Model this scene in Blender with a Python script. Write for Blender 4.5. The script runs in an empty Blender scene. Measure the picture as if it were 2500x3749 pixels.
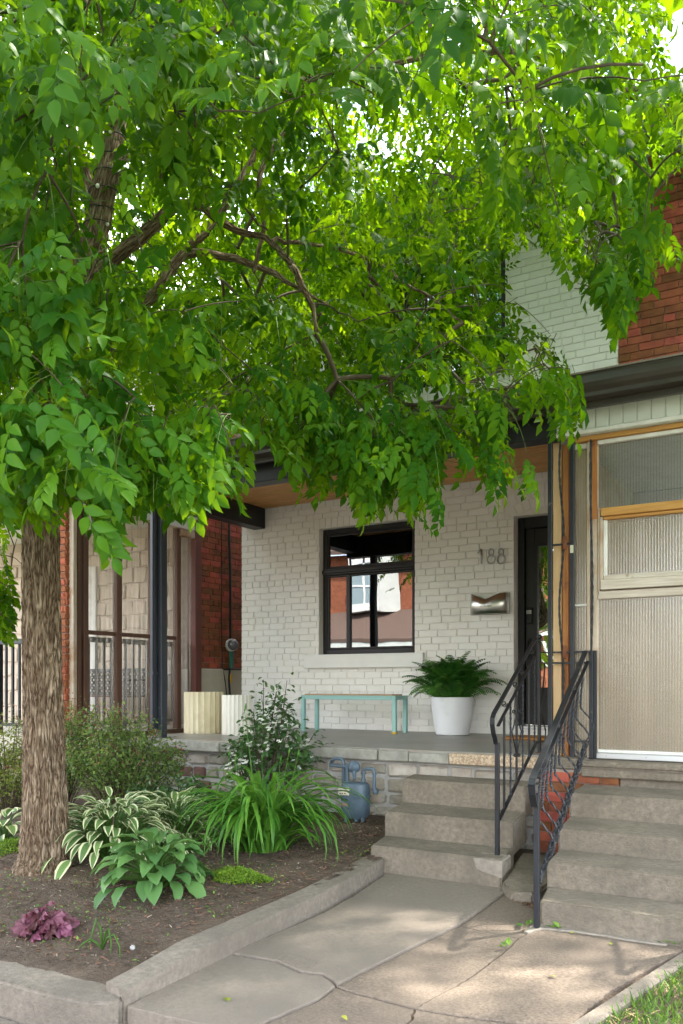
import bpy, bmesh, math, random
import numpy as np
from mathutils import Vector, Matrix

S = bpy.context.scene
C = S.collection
R = math.radians
rng = random.Random(188)
npr = np.random.RandomState(188)

# ---------------------------------------------------------------- camera, sky, sun, exposure
F, CX, HZ = 3100.0, 1250.0, 2506.0            # focal length, centre, horizon (in pixels of the photograph)
YAW = math.atan(1858 / 3100.0)
CA, SA = math.cos(YAW), math.sin(YAW)
cam = bpy.data.cameras.new('camera')
cam.sensor_fit = 'VERTICAL'; cam.sensor_height = 36.0; cam.sensor_width = 24.0
cam.lens = 36.0 * F / 3749.0
cam.shift_y = (HZ - 3749 / 2) / 3749.0
cam.clip_start = 0.05; cam.clip_end = 4000
camo = bpy.data.objects.new('camera', cam); C.objects.link(camo)
camo.location = (0, 0, 0); camo.rotation_euler = (R(90), 0, YAW)
S.camera = camo

SUN = Vector((0.30, 0.42, 0.86)).normalized()
w = bpy.data.worlds.new('World'); S.world = w; w.use_nodes = True
nt = w.node_tree; nt.nodes.clear()
out = nt.nodes.new('ShaderNodeOutputWorld'); bg = nt.nodes.new('ShaderNodeBackground')
sky = nt.nodes.new('ShaderNodeTexSky'); sky.sky_type = 'NISHITA'; sky.sun_disc = False
sky.sun_elevation = math.asin(SUN.z); sky.sun_rotation = math.atan2(SUN.x, SUN.y)
sky.air_density = 1.0; sky.dust_density = 2.5; sky.ozone_density = 1.0
tc = nt.nodes.new('ShaderNodeTexCoord'); mp = nt.nodes.new('ShaderNodeMapping'); mp.inputs['Scale'].default_value = (1, 1, 2.2)
cn = nt.nodes.new('ShaderNodeTexNoise'); cn.inputs['Scale'].default_value = 2.6; cn.inputs['Detail'].default_value = 7
cr = nt.nodes.new('ShaderNodeValToRGB'); cr.color_ramp.elements[0].position = 0.44; cr.color_ramp.elements[1].position = 0.68
mx = nt.nodes.new('ShaderNodeMixRGB'); mx.inputs['Color2'].default_value = (13.2, 12.9, 12.5, 1)
nt.links.new(tc.outputs['Generated'], mp.inputs['Vector']); nt.links.new(mp.outputs['Vector'], cn.inputs['Vector'])
nt.links.new(cn.outputs['Fac'], cr.inputs['Fac']); nt.links.new(cr.outputs['Color'], mx.inputs['Fac'])
nt.links.new(sky.outputs['Color'], mx.inputs['Color1']); nt.links.new(mx.outputs['Color'], bg.inputs['Color'])
bg.inputs['Strength'].default_value = 0.15
nt.links.new(bg.outputs['Background'], out.inputs['Surface'])

sd = bpy.data.lights.new('sun', 'SUN'); sd.energy = 3.2; sd.angle = R(1.5); sd.color = (1.0, 0.94, 0.84)
so = bpy.data.objects.new('sun', sd); C.objects.link(so); so.location = (6, 8, 18)
so.rotation_euler = (-SUN).to_track_quat('-Z', 'Y').to_euler()

S.view_settings.view_transform = 'Standard'; S.view_settings.look = 'None'
S.view_settings.exposure = 2.75; S.view_settings.gamma = 1.0; S.view_settings.use_curve_mapping = False
S.cycles.use_denoising = True
S.cycles.max_bounces = 10; S.cycles.transparent_max_bounces = 16; S.cycles.diffuse_bounces = 5
S.cycles.sample_clamp_indirect = 8.0

# ---------------------------------------------------------------- survey helpers: a sighted direction meets a known plane
def ray(x, y):
    u = (x - CX) / F; v = (HZ - y) / F
    return Vector((-SA + u * CA, CA + u * SA, v))
def onY(x, y, Y): r = ray(x, y); return r * (Y / r.y)
def onX(x, y, X): r = ray(x, y); return r * (X / r.x)
def onZ(x, y, Z): r = ray(x, y); return r * (Z / r.z)
def atd(x, y, d): return ray(x, y) * d
def proj(p):
    d = -SA * p[0] + CA * p[1]
    return CX + F * (CA * p[0] + SA * p[1]) / d, HZ - F * p[2] / d, d

# ---------------------------------------------------------------- object helpers
def tag(o, label=None, cat=None, group=None, kind=None):
    if label: o['label'] = label
    if cat: o['category'] = cat
    if group: o['group'] = group
    if kind: o['kind'] = kind
    return o
def thing(name, loc, label, cat, group=None):
    o = bpy.data.objects.new(name, None); C.objects.link(o)
    o.empty_display_size = 0.1
    o.location = loc
    return tag(o, label, cat, group)
def adopt(o, parent):
    if parent is not None:
        o.parent = parent
        if parent.type == 'EMPTY':
            o.matrix_parent_inverse = Matrix.Translation(-Vector(parent.location))
    return o
def link_mesh(name, me, m=None, parent=None):
    o = bpy.data.objects.new(name, me); C.objects.link(o)
    if m is not None and len(me.materials) == 0: me.materials.append(m)
    return adopt(o, parent)

class MB:
    """collects faces in world coordinates and links them as one mesh object"""
    def __init__(s): s.v = []; s.f = []; s.mi = []
    def add(s, vs, fs, mi=0):
        b = len(s.v); s.v += [tuple(v) for v in vs]
        for f in fs: s.f.append(tuple(i + b for i in f)); s.mi.append(mi)
        return s
    def box(s, x0, x1, y0, y1, z0, z1, mi=0):
        if x0 > x1: x0, x1 = x1, x0
        if y0 > y1: y0, y1 = y1, y0
        if z0 > z1: z0, z1 = z1, z0
        return s.add([(x0,y0,z0),(x1,y0,z0),(x1,y1,z0),(x0,y1,z0),(x0,y0,z1),(x1,y0,z1),(x1,y1,z1),(x0,y1,z1)],
                     [(0,3,2,1),(4,5,6,7),(0,1,5,4),(1,2,6,5),(2,3,7,6),(3,0,4,7)], mi)
    def prism(s, poly, z0, z1, mi=0):
        """poly: (x, y) anticlockwise from above; z1 may be a list of heights"""
        n = len(poly); a = sum(poly[i][0]*poly[(i+1)%n][1]-poly[(i+1)%n][0]*poly[i][1] for i in range(n))
        if a < 0: poly = poly[::-1]; z1 = z1[::-1] if isinstance(z1, list) else z1
        zt = z1 if isinstance(z1, list) else [z1]*n
        vs = [(p[0],p[1],z0) for p in poly] + [(p[0],p[1],zt[i]) for i, p in enumerate(poly)]
        fs = [tuple(range(n-1,-1,-1)), tuple(range(n,2*n))] + [(i,(i+1)%n,n+(i+1)%n,n+i) for i in range(n)]
        return s.add(vs, fs, mi)
    def hull8(s, pts, mi=0):
        """eight corners, bottom four anticlockwise then top four"""
        return s.add(pts, [(0,3,2,1),(4,5,6,7),(0,1,5,4),(1,2,6,5),(2,3,7,6),(3,0,4,7)], mi)
    def bar(s, a, b, w, h=None, up=(0,0,1), mi=0):
        a = Vector(a); b = Vector(b); h = h or w
        d = (b-a).normalized(); u = Vector(up)
        if abs(d.dot(u)) > .98: u = Vector((0,1,0))
        r = d.cross(u).normalized()*w/2; u = r.cross(d).normalized()*h/2
        vs = [a-r-u,a+r-u,a+r+u,a-r+u,b-r-u,b+r-u,b+r+u,b-r+u]
        return s.add(vs, [(0,3,2,1),(4,5,6,7),(0,1,5,4),(1,2,6,5),(2,3,7,6),(3,0,4,7)], mi)
    def tube(s, pts, rad, n=8, cap=True, mi=0, twist=0.0, square=False):
        pts = [Vector(p) for p in pts]; k = len(pts)
        if not isinstance(rad, (list, tuple)): rad = [rad]*k
        b = len(s.v); ref = None
        for i, p in enumerate(pts):
            d = (pts[min(i+1,k-1)]-pts[max(i-1,0)])
            d = d.normalized() if d.length > 1e-9 else Vector((0,0,1))
            if ref is None:
                ref = Vector((1,0,0)) if abs(d.x) < .9 else Vector((0,1,0))
            ref = (ref - d*ref.dot(d)); ref = ref.normalized() if ref.length > 1e-6 else d.orthogonal().normalized()
            q = d.cross(ref); a0 = twist*i + (math.pi/4 if square else 0)
            for j in range(n):
                a = a0 + 2*math.pi*j/n
                v = p + (ref*math.cos(a)+q*math.sin(a))*rad[i]; s.v.append((v.x,v.y,v.z))
        for i in range(k-1):
            for j in range(n):
                s.f.append((b+i*n+j, b+i*n+(j+1)%n, b+(i+1)*n+(j+1)%n, b+(i+1)*n+j)); s.mi.append(mi)
        if cap:
            s.f.append(tuple(b+j for j in range(n-1,-1,-1))); s.mi.append(mi)
            s.f.append(tuple(b+(k-1)*n+j for j in range(n))); s.mi.append(mi)
        return s
    def lathe(s, c, prof, n=32, flute=None, mi=0, cap=True):
        """prof: (radius, z) from the bottom; flute(angle, k) scales the radius"""
        b = len(s.v); c = Vector(c)
        for k, (r, z) in enumerate(prof):
            for j in range(n):
                a = 2*math.pi*j/n; q = r*(flute(a, k) if flute else 1)
                s.v.append((c.x+q*math.cos(a), c.y+q*math.sin(a), c.z+z))
        for k in range(len(prof)-1):
            for j in range(n):
                s.f.append((b+k*n+j, b+k*n+(j+1)%n, b+(k+1)*n+(j+1)%n, b+(k+1)*n+j)); s.mi.append(mi)
        if cap:
            s.f.append(tuple(b+j for j in range(n-1,-1,-1))); s.mi.append(mi)
            s.f.append(tuple(b+(len(prof)-1)*n+j for j in range(n))); s.mi.append(mi)
        return s
    def ball(s, c, r, n=12, mi=0, sc=(1,1,1)):
        prof = [(max(1e-4, r*math.sin(math.pi*k/8)), -r*math.cos(math.pi*k/8)) for k in range(9)]
        b = len(s.v); s.lathe(c, prof, n, mi=mi)
        c = Vector(c)
        for i in range(b, len(s.v)):
            v = Vector(s.v[i])-c; s.v[i] = (c.x+v.x*sc[0], c.y+v.y*sc[1], c.z+v.z*sc[2])
        return s
    def build(s, name, mat, parent=None, smooth=False, bevel=0.0, seg=1, angle=35, jit=0.0, kind=None, label=None):
        me = bpy.data.meshes.new(name)
        me.from_pydata(s.v, [], s.f)
        mats = mat if isinstance(mat, (list, tuple)) else [mat]
        for m in mats: me.materials.append(m)
        if len(mats) > 1: me.polygons.foreach_set('material_index', s.mi)
        if bevel > 0 or jit > 0:
            bm = bmesh.new(); bm.from_mesh(me)
            if bevel > 0:
                bmesh.ops.bevel(bm, geom=[e for e in bm.edges if len(e.link_faces) == 2 and e.calc_face_angle(0) > .3], offset=bevel, segments=seg, affect='EDGES', clamp_overlap=True)
            if jit > 0:
                for v in bm.verts: v.co += Vector((rng.uniform(-jit,jit),rng.uniform(-jit,jit),rng.uniform(-jit,jit)))
            bm.to_mesh(me); bm.free()
        me.update()
        if smooth:
            me.shade_smooth() if not bevel else None
            me.polygons.foreach_set('use_smooth', [True]*len(me.polygons))
            if smooth == 'auto':
                me.set_sharp_from_angle(angle=R(angle))
        o = bpy.data.objects.new(name, me); C.objects.link(o)
        adopt(o, parent)
        if kind: o['kind'] = kind
        if label: o['label'] = label
        return o

def np_mesh(name, V, Fq, mat, parent=None, attr=None, smooth=False, kind=None, mi=None, faces_n=None):
    """V (n,3), Fq (m,k) with one k, or a list of such arrays"""
    me = bpy.data.meshes.new(name)
    groups = Fq if isinstance(Fq, list) else [Fq]
    loops = np.concatenate([g.reshape(-1) for g in groups]).astype(np.int32)
    tot = np.concatenate([np.full(len(g), g.shape[1], np.int32) for g in groups])
    start = np.concatenate([[0], np.cumsum(tot)[:-1]]).astype(np.int32)
    me.vertices.add(len(V)); me.vertices.foreach_set('co', np.asarray(V, np.float32).reshape(-1))
    me.loops.add(len(loops)); me.loops.foreach_set('vertex_index', loops)
    me.polygons.add(len(tot)); me.polygons.foreach_set('loop_start', start)
    mats = mat if isinstance(mat, (list, tuple)) else [mat]
    for m in mats: me.materials.append(m)
    if mi is not None: me.polygons.foreach_set('material_index', np.asarray(mi, np.int32))
    me.update(calc_edges=True); me.validate()
    if attr is not None:
        a = me.attributes.new('rnd', 'FLOAT', 'POINT'); a.data.foreach_set('value', np.asarray(attr, np.float32))
    if smooth: me.polygons.foreach_set('use_smooth', [True]*len(me.polygons))
    o = bpy.data.objects.new(name, me); C.objects.link(o)
    adopt(o, parent)
    if kind: o['kind'] = kind
    return o

def frames(pos, xd, zd):
    """(n,3,3) rotation columns x, y, z from x directions and rough normals"""
    x = xd/np.linalg.norm(xd, axis=1, keepdims=True)
    y = np.cross(zd, x); y /= np.maximum(np.linalg.norm(y, axis=1, keepdims=True), 1e-9)
    z = np.cross(x, y)
    return np.stack([x, y, z], axis=2)
def scatter(T, Rm, pos, sc):
    """template verts T (k,3) -> (n*k,3)"""
    return (np.einsum('nij,kj->nki', Rm, T)*sc[:, None, None] + pos[:, None, :]).reshape(-1, 3)
def rep_faces(Ft, n, k):
    return (Ft[None] + (np.arange(n)*k)[:, None, None]).reshape(-1, Ft.shape[1])
# ---------------------------------------------------------------- procedural materials
def M(name, c1, c2=None, scale=6.0, stretch=(1,1,1), rough=.75, spec=.3, metal=0.0, bump=0.0, bscale=60.0, bstretch=None,
      c3=None, s3=1.2, a3=.5, w3=.12, orn=0.0, attr=None, transl=None, tfac=.35, coat=0.0, detail=5, lo=.35, hi=.65, bdetail=6, alpha=None):
    m = bpy.data.materials.new(name); m.use_nodes = True
    t = m.node_tree; N = t.nodes; L = t.links; N.clear()
    o = N.new('ShaderNodeOutputMaterial'); p = N.new('ShaderNodeBsdfPrincipled')
    p.inputs['Roughness'].default_value = rough; p.inputs['Metallic'].default_value = metal
    p.inputs['Specular IOR Level'].default_value = spec; p.inputs['Coat Weight'].default_value = coat
    g = N.new('ShaderNodeNewGeometry'); oi = N.new('ShaderNodeObjectInfo')
    def noise(sc, st, det=5, off=True):
        mpn = N.new('ShaderNodeMapping'); mpn.inputs['Scale'].default_value = st
        L.new(g.outputs['Position'], mpn.inputs['Vector'])
        n = N.new('ShaderNodeTexNoise'); n.inputs['Scale'].default_value = sc; n.inputs['Detail'].default_value = det
        n.inputs['Roughness'].default_value = .62
        L.new(mpn.outputs['Vector'], n.inputs['Vector']); return n
    col = None
    if c2 is not None:
        n = noise(scale, stretch, detail); rmp = N.new('ShaderNodeValToRGB')
        rmp.color_ramp.elements[0].position = lo; rmp.color_ramp.elements[1].position = hi
        rmp.color_ramp.elements[0].color = (*c1, 1); rmp.color_ramp.elements[1].color = (*c2, 1)
        L.new(n.outputs['Fac'], rmp.inputs['Fac']); col = rmp.outputs['Color']
    if c3 is not None:
        n = noise(s3, stretch if c2 is None else (1,1,1), 6); rm = N.new('ShaderNodeMapRange')
        rm.inputs['From Min'].default_value = 1-a3-w3; rm.inputs['From Max'].default_value = 1-a3+w3
        L.new(n.outputs['Fac'], rm.inputs['Value'])
        x = N.new('ShaderNodeMixRGB'); x.inputs['Color2'].default_value = (*c3, 1)
        if col is None: x.inputs['Color1'].default_value = (*c1, 1)
        else: L.new(col, x.inputs['Color1'])
        L.new(rm.outputs['Result'], x.inputs['Fac']); col = x.outputs['Color']
    if col is None:
        rgb = N.new('ShaderNodeRGB'); rgb.outputs[0].default_value = (*c1, 1); col = rgb.outputs[0]
    if orn or attr:
        h = N.new('ShaderNodeHueSaturation'); L.new(col, h.inputs['Color'])
        if orn: src = oi.outputs['Random']; k = orn
        else:
            an = N.new('ShaderNodeAttribute'); an.attribute_name = 'rnd'; src = an.outputs['Fac']; k = attr
        mv = N.new('ShaderNodeMapRange'); mv.inputs['To Min'].default_value = 1-k; mv.inputs['To Max'].default_value = 1+k
        L.new(src, mv.inputs['Value']); L.new(mv.outputs['Result'], h.inputs['Value'])
        mh = N.new('ShaderNodeMapRange'); mh.inputs['To Min'].default_value = .5+k*.045; mh.inputs['To Max'].default_value = .5-k*.045
        L.new(src, mh.inputs['Value']); L.new(mh.outputs['Result'], h.inputs['Hue'])
        col = h.outputs['Color']
    L.new(col, p.inputs['Base Color'])
    if bump:
        n = noise(bscale, bstretch or stretch, bdetail); b = N.new('ShaderNodeBump')
        b.inputs['Strength'].default_value = 1.0; b.inputs['Distance'].default_value = bump
        L.new(n.outputs['Fac'], b.inputs['Height']); L.new(b.outputs['Normal'], p.inputs['Normal'])
    sh = p.outputs['BSDF']
    if transl is not None:
        tr = N.new('ShaderNodeBsdfTranslucent')
        mt = N.new('ShaderNodeMixRGB'); mt.blend_type = 'MULTIPLY'; mt.inputs['Fac'].default_value = 0.0
        if orn or attr:
            h2 = N.new('ShaderNodeHueSaturation'); h2.inputs['Color'].default_value = (*transl, 1)
            L.new(mv.outputs['Result'], h2.inputs['Value']); L.new(mh.outputs['Result'], h2.inputs['Hue']); L.new(h2.outputs['Color'], tr.inputs['Color'])
        else: tr.inputs['Color'].default_value = (*transl, 1)
        ms = N.new('ShaderNodeMixShader'); ms.inputs['Fac'].default_value = tfac
        L.new(sh, ms.inputs[1]); L.new(tr.outputs['BSDF'], ms.inputs[2]); sh = ms.outputs['Shader']
        N.remove(mt)
    if alpha is not None:
        tp = N.new('ShaderNodeBsdfTransparent'); ms = N.new('ShaderNodeMixShader'); ms.inputs['Fac'].default_value = alpha
        L.new(tp.outputs['BSDF'], ms.inputs[1]); L.new(sh, ms.inputs[2]); sh = ms.outputs['Shader']
    L.new(sh, o.inputs['Surface'])
    return m

def glass(name, refl=.3, tint=(.8,.85,.85), see=.8, rough=0.0, bump=0.0, bscale=2.0, wave=None):
    """a pane: part mirror, part clear"""
    m = bpy.data.materials.new(name); m.use_nodes = True
    t = m.node_tree; N = t.nodes; L = t.links; N.clear()
    o = N.new('ShaderNodeOutputMaterial'); gl = N.new('ShaderNodeBsdfGlossy'); gl.inputs['Roughness'].default_value = rough
    gl.inputs['Color'].default_value = (*tint, 1)
    tp = N.new('ShaderNodeBsdfTransparent'); tp.inputs['Color'].default_value = (see, see, see, 1)
    ms = N.new('ShaderNodeMixShader'); ms.inputs['Fac'].default_value = refl
    if bump:
        g = N.new('ShaderNodeNewGeometry'); n = N.new('ShaderNodeTexNoise'); n.inputs['Scale'].default_value = bscale; n.inputs['Detail'].default_value = 1
        L.new(g.outputs['Position'], n.inputs['Vector']); b = N.new('ShaderNodeBump'); b.inputs['Distance'].default_value = bump; b.inputs['Strength'].default_value = 1
        L.new(n.outputs['Fac'], b.inputs['Height']); L.new(b.outputs['Normal'], gl.inputs['Normal'])
    L.new(tp.outputs['BSDF'], ms.inputs[1]); L.new(gl.outputs['BSDF'], ms.inputs[2]); L.new(ms.outputs['Shader'], o.inputs['Surface'])
    return m

def fluted(name, body, trans, gloss, see, axis='X', scale=60.0, body_w=.5):
    """ribbed clear plastic sheet: ribs bend a weak gloss and catch light, the flats let one see through"""
    m = bpy.data.materials.new(name); m.use_nodes = True
    t = m.node_tree; N = t.nodes; L = t.links; N.clear()
    o = N.new('ShaderNodeOutputMaterial'); g = N.new('ShaderNodeNewGeometry')
    wv = N.new('ShaderNodeTexWave'); wv.wave_type = 'BANDS'; wv.bands_direction = axis
    wv.inputs['Scale'].default_value = scale; wv.inputs['Distortion'].default_value = 0
    L.new(g.outputs['Position'], wv.inputs['Vector'])
    b = N.new('ShaderNodeBump'); b.inputs['Distance'].default_value = .0016; b.inputs['Strength'].default_value = .5; L.new(wv.outputs['Fac'], b.inputs['Height'])
    df = N.new('ShaderNodeBsdfDiffuse'); df.inputs['Color'].default_value = (*body, 1); L.new(b.outputs['Normal'], df.inputs['Normal'])
    tl = N.new('ShaderNodeBsdfTranslucent'); tl.inputs['Color'].default_value = (*trans, 1)
    gl = N.new('ShaderNodeBsdfGlossy'); gl.inputs['Roughness'].default_value = .22; L.new(b.outputs['Normal'], gl.inputs['Normal'])
    tp = N.new('ShaderNodeBsdfTransparent'); tp.inputs['Color'].default_value = (.88, .88, .86, 1)
    m1 = N.new('ShaderNodeMixShader'); m1.inputs['Fac'].default_value = .35; L.new(df.outputs[0], m1.inputs[1]); L.new(tl.outputs[0], m1.inputs[2])
    m2 = N.new('ShaderNodeMixShader'); m2.inputs['Fac'].default_value = gloss; L.new(m1.outputs[0], m2.inputs[1]); L.new(gl.outputs[0], m2.inputs[2])
    mr = N.new('ShaderNodeMapRange'); mr.inputs['To Min'].default_value = see*.90; mr.inputs['To Max'].default_value = min(.98, see*1.08)
    L.new(wv.outputs['Fac'], mr.inputs['Value'])
    m3 = N.new('ShaderNodeMixShader'); L.new(mr.outputs['Result'], m3.inputs['Fac']); L.new(m2.outputs[0], m3.inputs[1]); L.new(tp.outputs[0], m3.inputs[2])
    L.new(m3.outputs[0], o.inputs['Surface'])
    return m

MT = {}
MT['painted_brick'] = M('painted_brick', (.82,.80,.755), (.78,.76,.715), 3, rough=.6, bump=.004, bscale=24, c3=(.72,.69,.635), s3=2.2, a3=.36, orn=.02)
MT['painted_joint'] = M('painted_joint', (.78,.75,.70), (.72,.69,.64), 8, rough=.7, bump=.003, bscale=60)
MT['painted_sill'] = M('painted_sill', (.78,.77,.74), (.73,.72,.69), 4, rough=.6, bump=.002, bscale=70)
MT['red_brick'] = M('red_brick', (.34,.105,.05), (.21,.062,.034), 9, rough=.85, bump=.004, bscale=60, c3=(.085,.036,.03), s3=6, a3=.32, orn=.38)
MT['rock_brick'] = M('rock_brick', (.36,.115,.05), (.24,.07,.035), 14, rough=.85, bump=.012, bscale=30, orn=.2)
MT['mortar'] = M('mortar', (.34,.29,.24), (.24,.20,.17), 12, rough=.9, bump=.003, bscale=90)
MT['concrete'] = M('concrete', (.268,.23,.187), (.148,.127,.103), 38, lo=.28, hi=.72, detail=9, rough=.88, spec=.2, bump=.008, bscale=95, c3=(.14,.121,.100), s3=2.6, a3=.40, w3=.16)
MT['step_concrete'] = M('step_concrete', (.275,.234,.182), (.15,.127,.10), 34, lo=.28, hi=.72, detail=9, rough=.9, spec=.18, bump=.009, bscale=85, c3=(.14,.120,.095), s3=3.2, a3=.42, w3=.14)
MT['slab_concrete'] = M('slab_concrete', (.26,.221,.179), (.17,.143,.116), 40, lo=.22, hi=.78, detail=9, rough=.9, spec=.18, bump=.006, bscale=120, c3=(.185,.157,.130), s3=1.3, a3=.44, w3=.15)
MT['path_concrete'] = M('path_concrete', (.238,.19,.148), (.13,.103,.081), 70, detail=8, rough=.92, spec=.15, bump=.008, bscale=120, c3=(.165,.134,.108), s3=1.5, a3=.42, w3=.15)
MT['cement_patch'] = M('cement_patch', (.30,.262,.218), (.215,.187,.155), 24, rough=.92, bump=.003, bscale=90)
MT['porch_floor'] = M('porch_floor', (.30,.285,.26), (.24,.225,.20), 3, rough=.42, spec=.4, bump=.001, bscale=40, c3=(.33,.25,.20), s3=2.5, a3=.33)
MT['coping'] = M('coping', (.36,.35,.31), (.25,.24,.21), 14, rough=.9, bump=.005, bscale=80, c3=(.20,.19,.17), s3=3, a3=.38, orn=.08)
MT['pebbled'] = M('pebbled', (.58,.46,.33), (.34,.24,.16), 55, rough=.9, bump=.012, bscale=60, lo=.42, hi=.58)
MT['stone'] = M('stone', (.42,.39,.34), (.29,.26,.22), 9, rough=.9, bump=.014, bscale=20, c3=(.36,.30,.22), s3=4, a3=.42, orn=.22)
MT['purple_stone'] = M('purple_stone', (.20,.11,.09), (.14,.075,.065), 9, rough=.85, bump=.012, bscale=18)
MT['stone_mortar'] = M('stone_mortar', (.47,.46,.44), (.36,.35,.33), 9, rough=.95, bump=.008, bscale=35)
MT['veneer'] = M('veneer', (.55,.46,.37), (.47,.39,.31), 6, rough=.85, bump=.006, bscale=20, orn=.12)
MT['soil'] = M('soil', (.14,.108,.083), (.075,.056,.043), 24, rough=.97, spec=.1, bump=.03, bscale=45, c3=(.16,.12,.09), s3=3, a3=.42)
MT['asphalt'] = M('asphalt', (.07,.07,.072), (.045,.045,.047), 60, rough=.9, bump=.004, bscale=150)
MT['earth'] = M('earth', (.12,.13,.06), (.08,.09,.04), 2, rough=.95)
MT['black_steel'] = M('black_steel', (.008,.009,.012), (.013,.015,.020), 12, rough=.42, spec=.5, bump=.001, bscale=60)
MT['worn_steel'] = M('worn_steel', (.008,.010,.014), (.013,.016,.022), 12, rough=.45, spec=.5, bump=.0015, bscale=50, c3=(.16,.13,.10), s3=16, a3=.30, w3=.04)
MT['rust'] = M('rust', (.20,.075,.035), (.09,.03,.018), 20, rough=.85, bump=.002, bscale=80)
MT['black_paint'] = M('black_paint', (.012,.012,.014), (.018,.018,.020), 4, rough=.45, spec=.4)
MT['slate_paint'] = M('slate_paint', (.038,.043,.058), (.03,.035,.048), 3, rough=.42, spec=.5)
MT['dark_brown'] = M('dark_brown', (.055,.045,.038), (.04,.033,.028), 4, rough=.4, spec=.5)
MT['shingle'] = M('shingle', (.30,.25,.22), (.17,.145,.13), 110, rough=.95, bump=.004, bscale=160)
MT['cedar'] = M('cedar', (.62,.33,.115), (.48,.23,.07), 5, stretch=(1,9,9), rough=.5, spec=.35, bump=.0012, bscale=10, c3=(.22,.085,.03), s3=9, a3=.30, w3=.05, orn=.10)
MT['pine'] = M('pine', (.66,.46,.25), (.58,.38,.19), 4, stretch=(9,9,.6), rough=.6, c3=(.30,.13,.05), s3=7, a3=.27, w3=.025)
MT['weathered_wood'] = M('weathered_wood', (.56,.47,.38), (.42,.33,.25), 5, stretch=(9,9,.6), rough=.8, bump=.002, bscale=9, c3=(.34,.18,.08), s3=3, a3=.40, w3=.1)
MT['orange_wood'] = M('orange_wood', (.44,.19,.055), (.29,.11,.035), 5, stretch=(10,10,.7), rough=.6, bump=.002, bscale=9, c3=(.16,.06,.03), s3=5, a3=.33, w3=.06)
MT['honey_wood'] = M('honey_wood', (.56,.30,.085), (.45,.22,.06), 5, stretch=(.7,10,10), rough=.55, c3=(.30,.12,.04), s3=6, a3=.28, w3=.04)
MT['grey_wood'] = M('grey_wood', (.60,.54,.47), (.46,.39,.32), 6, stretch=(.7,10,10), rough=.85, bump=.002, bscale=9, c3=(.30,.22,.16), s3=5, a3=.32, w3=.05)
MT['brown_stain'] = M('brown_stain', (.15,.075,.05), (.10,.048,.033), 6, stretch=(9,9,.7), rough=.55, c3=(.24,.14,.09), s3=6, a3=.34, w3=.06)
MT['maroon_paint'] = M('maroon_paint', (.15,.05,.04), (.12,.04,.032), 6, rough=.5)
MT['white_paint'] = M('white_paint', (.74,.73,.70), (.64,.62,.58), 8, rough=.55, c3=(.48,.44,.38), s3=5, a3=.32)
MT['siding'] = M('siding', (.62,.64,.58), (.55,.57,.52), 2, rough=.5, spec=.4)
MT['aluminium'] = M('aluminium', (.62,.63,.65), rough=.38, metal=.85)
MT['steel_shine'] = M('steel_shine', (.62,.60,.57), rough=.30, metal=1.0, bump=.0002, bscale=6, bstretch=(30,30,1))
MT['brushed'] = M('brushed', (.42,.42,.42), rough=.32, metal=1.0)
MT['mint'] = M('mint', (.28,.49,.46), (.25,.45,.42), 3, rough=.45, spec=.4)
MT['bench_wood'] = M('bench_wood', (.50,.34,.20), (.38,.24,.13), 4, stretch=(.8,9,9), rough=.6)
MT['white_pot'] = M('white_pot', (.74,.74,.77), (.70,.70,.72), 2, rough=.38, spec=.45, c3=(.62,.61,.60), s3=5, a3=.34)
MT['cream_planter'] = M('cream_planter', (.70,.62,.43), (.60,.52,.34), 3, stretch=(1,1,.5), rough=.7, c3=(.50,.41,.25), s3=4, a3=.36)
MT['white_planter'] = M('white_planter', (.78,.75,.67), (.70,.67,.59), 3, rough=.65)
MT['meter_blue'] = M('meter_blue', (.085,.125,.165), (.065,.10,.135), 8, rough=.45, spec=.45, c3=(.14,.17,.19), s3=10, a3=.3)
MT['dial'] = M('dial', (.52,.50,.38), rough=.4)
MT['black_plastic'] = M('black_plastic', (.015,.015,.016), rough=.5)
MT['red_cap'] = M('red_cap', (.35,.03,.02), rough=.5)
MT['copper_plate'] = M('copper_plate', (.28,.17,.12), rough=.5)
MT['meter_grey'] = M('meter_grey', (.55,.56,.53), rough=.5)
MT['clear_dome'] = M('clear_dome', (.10,.10,.11), rough=.08, spec=.8)
MT['green_paint'] = M('green_paint', (.03,.15,.12), rough=.5)
MT['yellow_tag'] = M('yellow_tag', (.65,.40,.03), rough=.5)
MT['bay_blind'] = M('bay_blind', (.24,.31,.32), rough=.3)
MT['parge'] = M('parge', (.52,.49,.40), (.44,.41,.33), 3, rough=.9, bump=.004, bscale=30)
MT['coir'] = M('coir', (.42,.20,.06), (.28,.12,.03), 60, rough=.95, bump=.004, bscale=160)
MT['curtain'] = M('curtain', (.72,.58,.46), (.60,.47,.36), 3, rough=.9, transl=(.6,.48,.38), tfac=.3)
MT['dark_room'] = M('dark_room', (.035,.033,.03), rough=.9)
MT['lamp_trim'] = M('lamp_trim', (.02,.02,.02), rough=.4)
MT['lamp_lens'] = M('lamp_lens', (.75,.73,.68), rough=.3)
MT['bark'] = None
MT['twig'] = M('twig', (.095,.07,.045), (.06,.045,.03), 30, rough=.8, bump=.002, bscale=60)
MT['green_twig'] = M('green_twig', (.12,.17,.04), rough=.6)
LEAFC = (.027,.102,.004)
MT['leaf'] = M('leaf', LEAFC, attr=.45, rough=.55, spec=.10, transl=(.27,.50,.004), tfac=.36)
MT['leaf_near'] = M('leaf_near', (.033,.118,.006), orn=.40, rough=.48, spec=.18, transl=(.27,.50,.01), tfac=.34)
MT['shrub_leaf'] = M('shrub_leaf', (.105,.175,.04), attr=.45, rough=.55, transl=(.26,.38,.06), tfac=.3)
MT['yellow_shrub_leaf'] = M('yellow_shrub_leaf', (.12,.16,.025), attr=.45, rough=.55, transl=(.32,.38,.05), tfac=.3)
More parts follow.
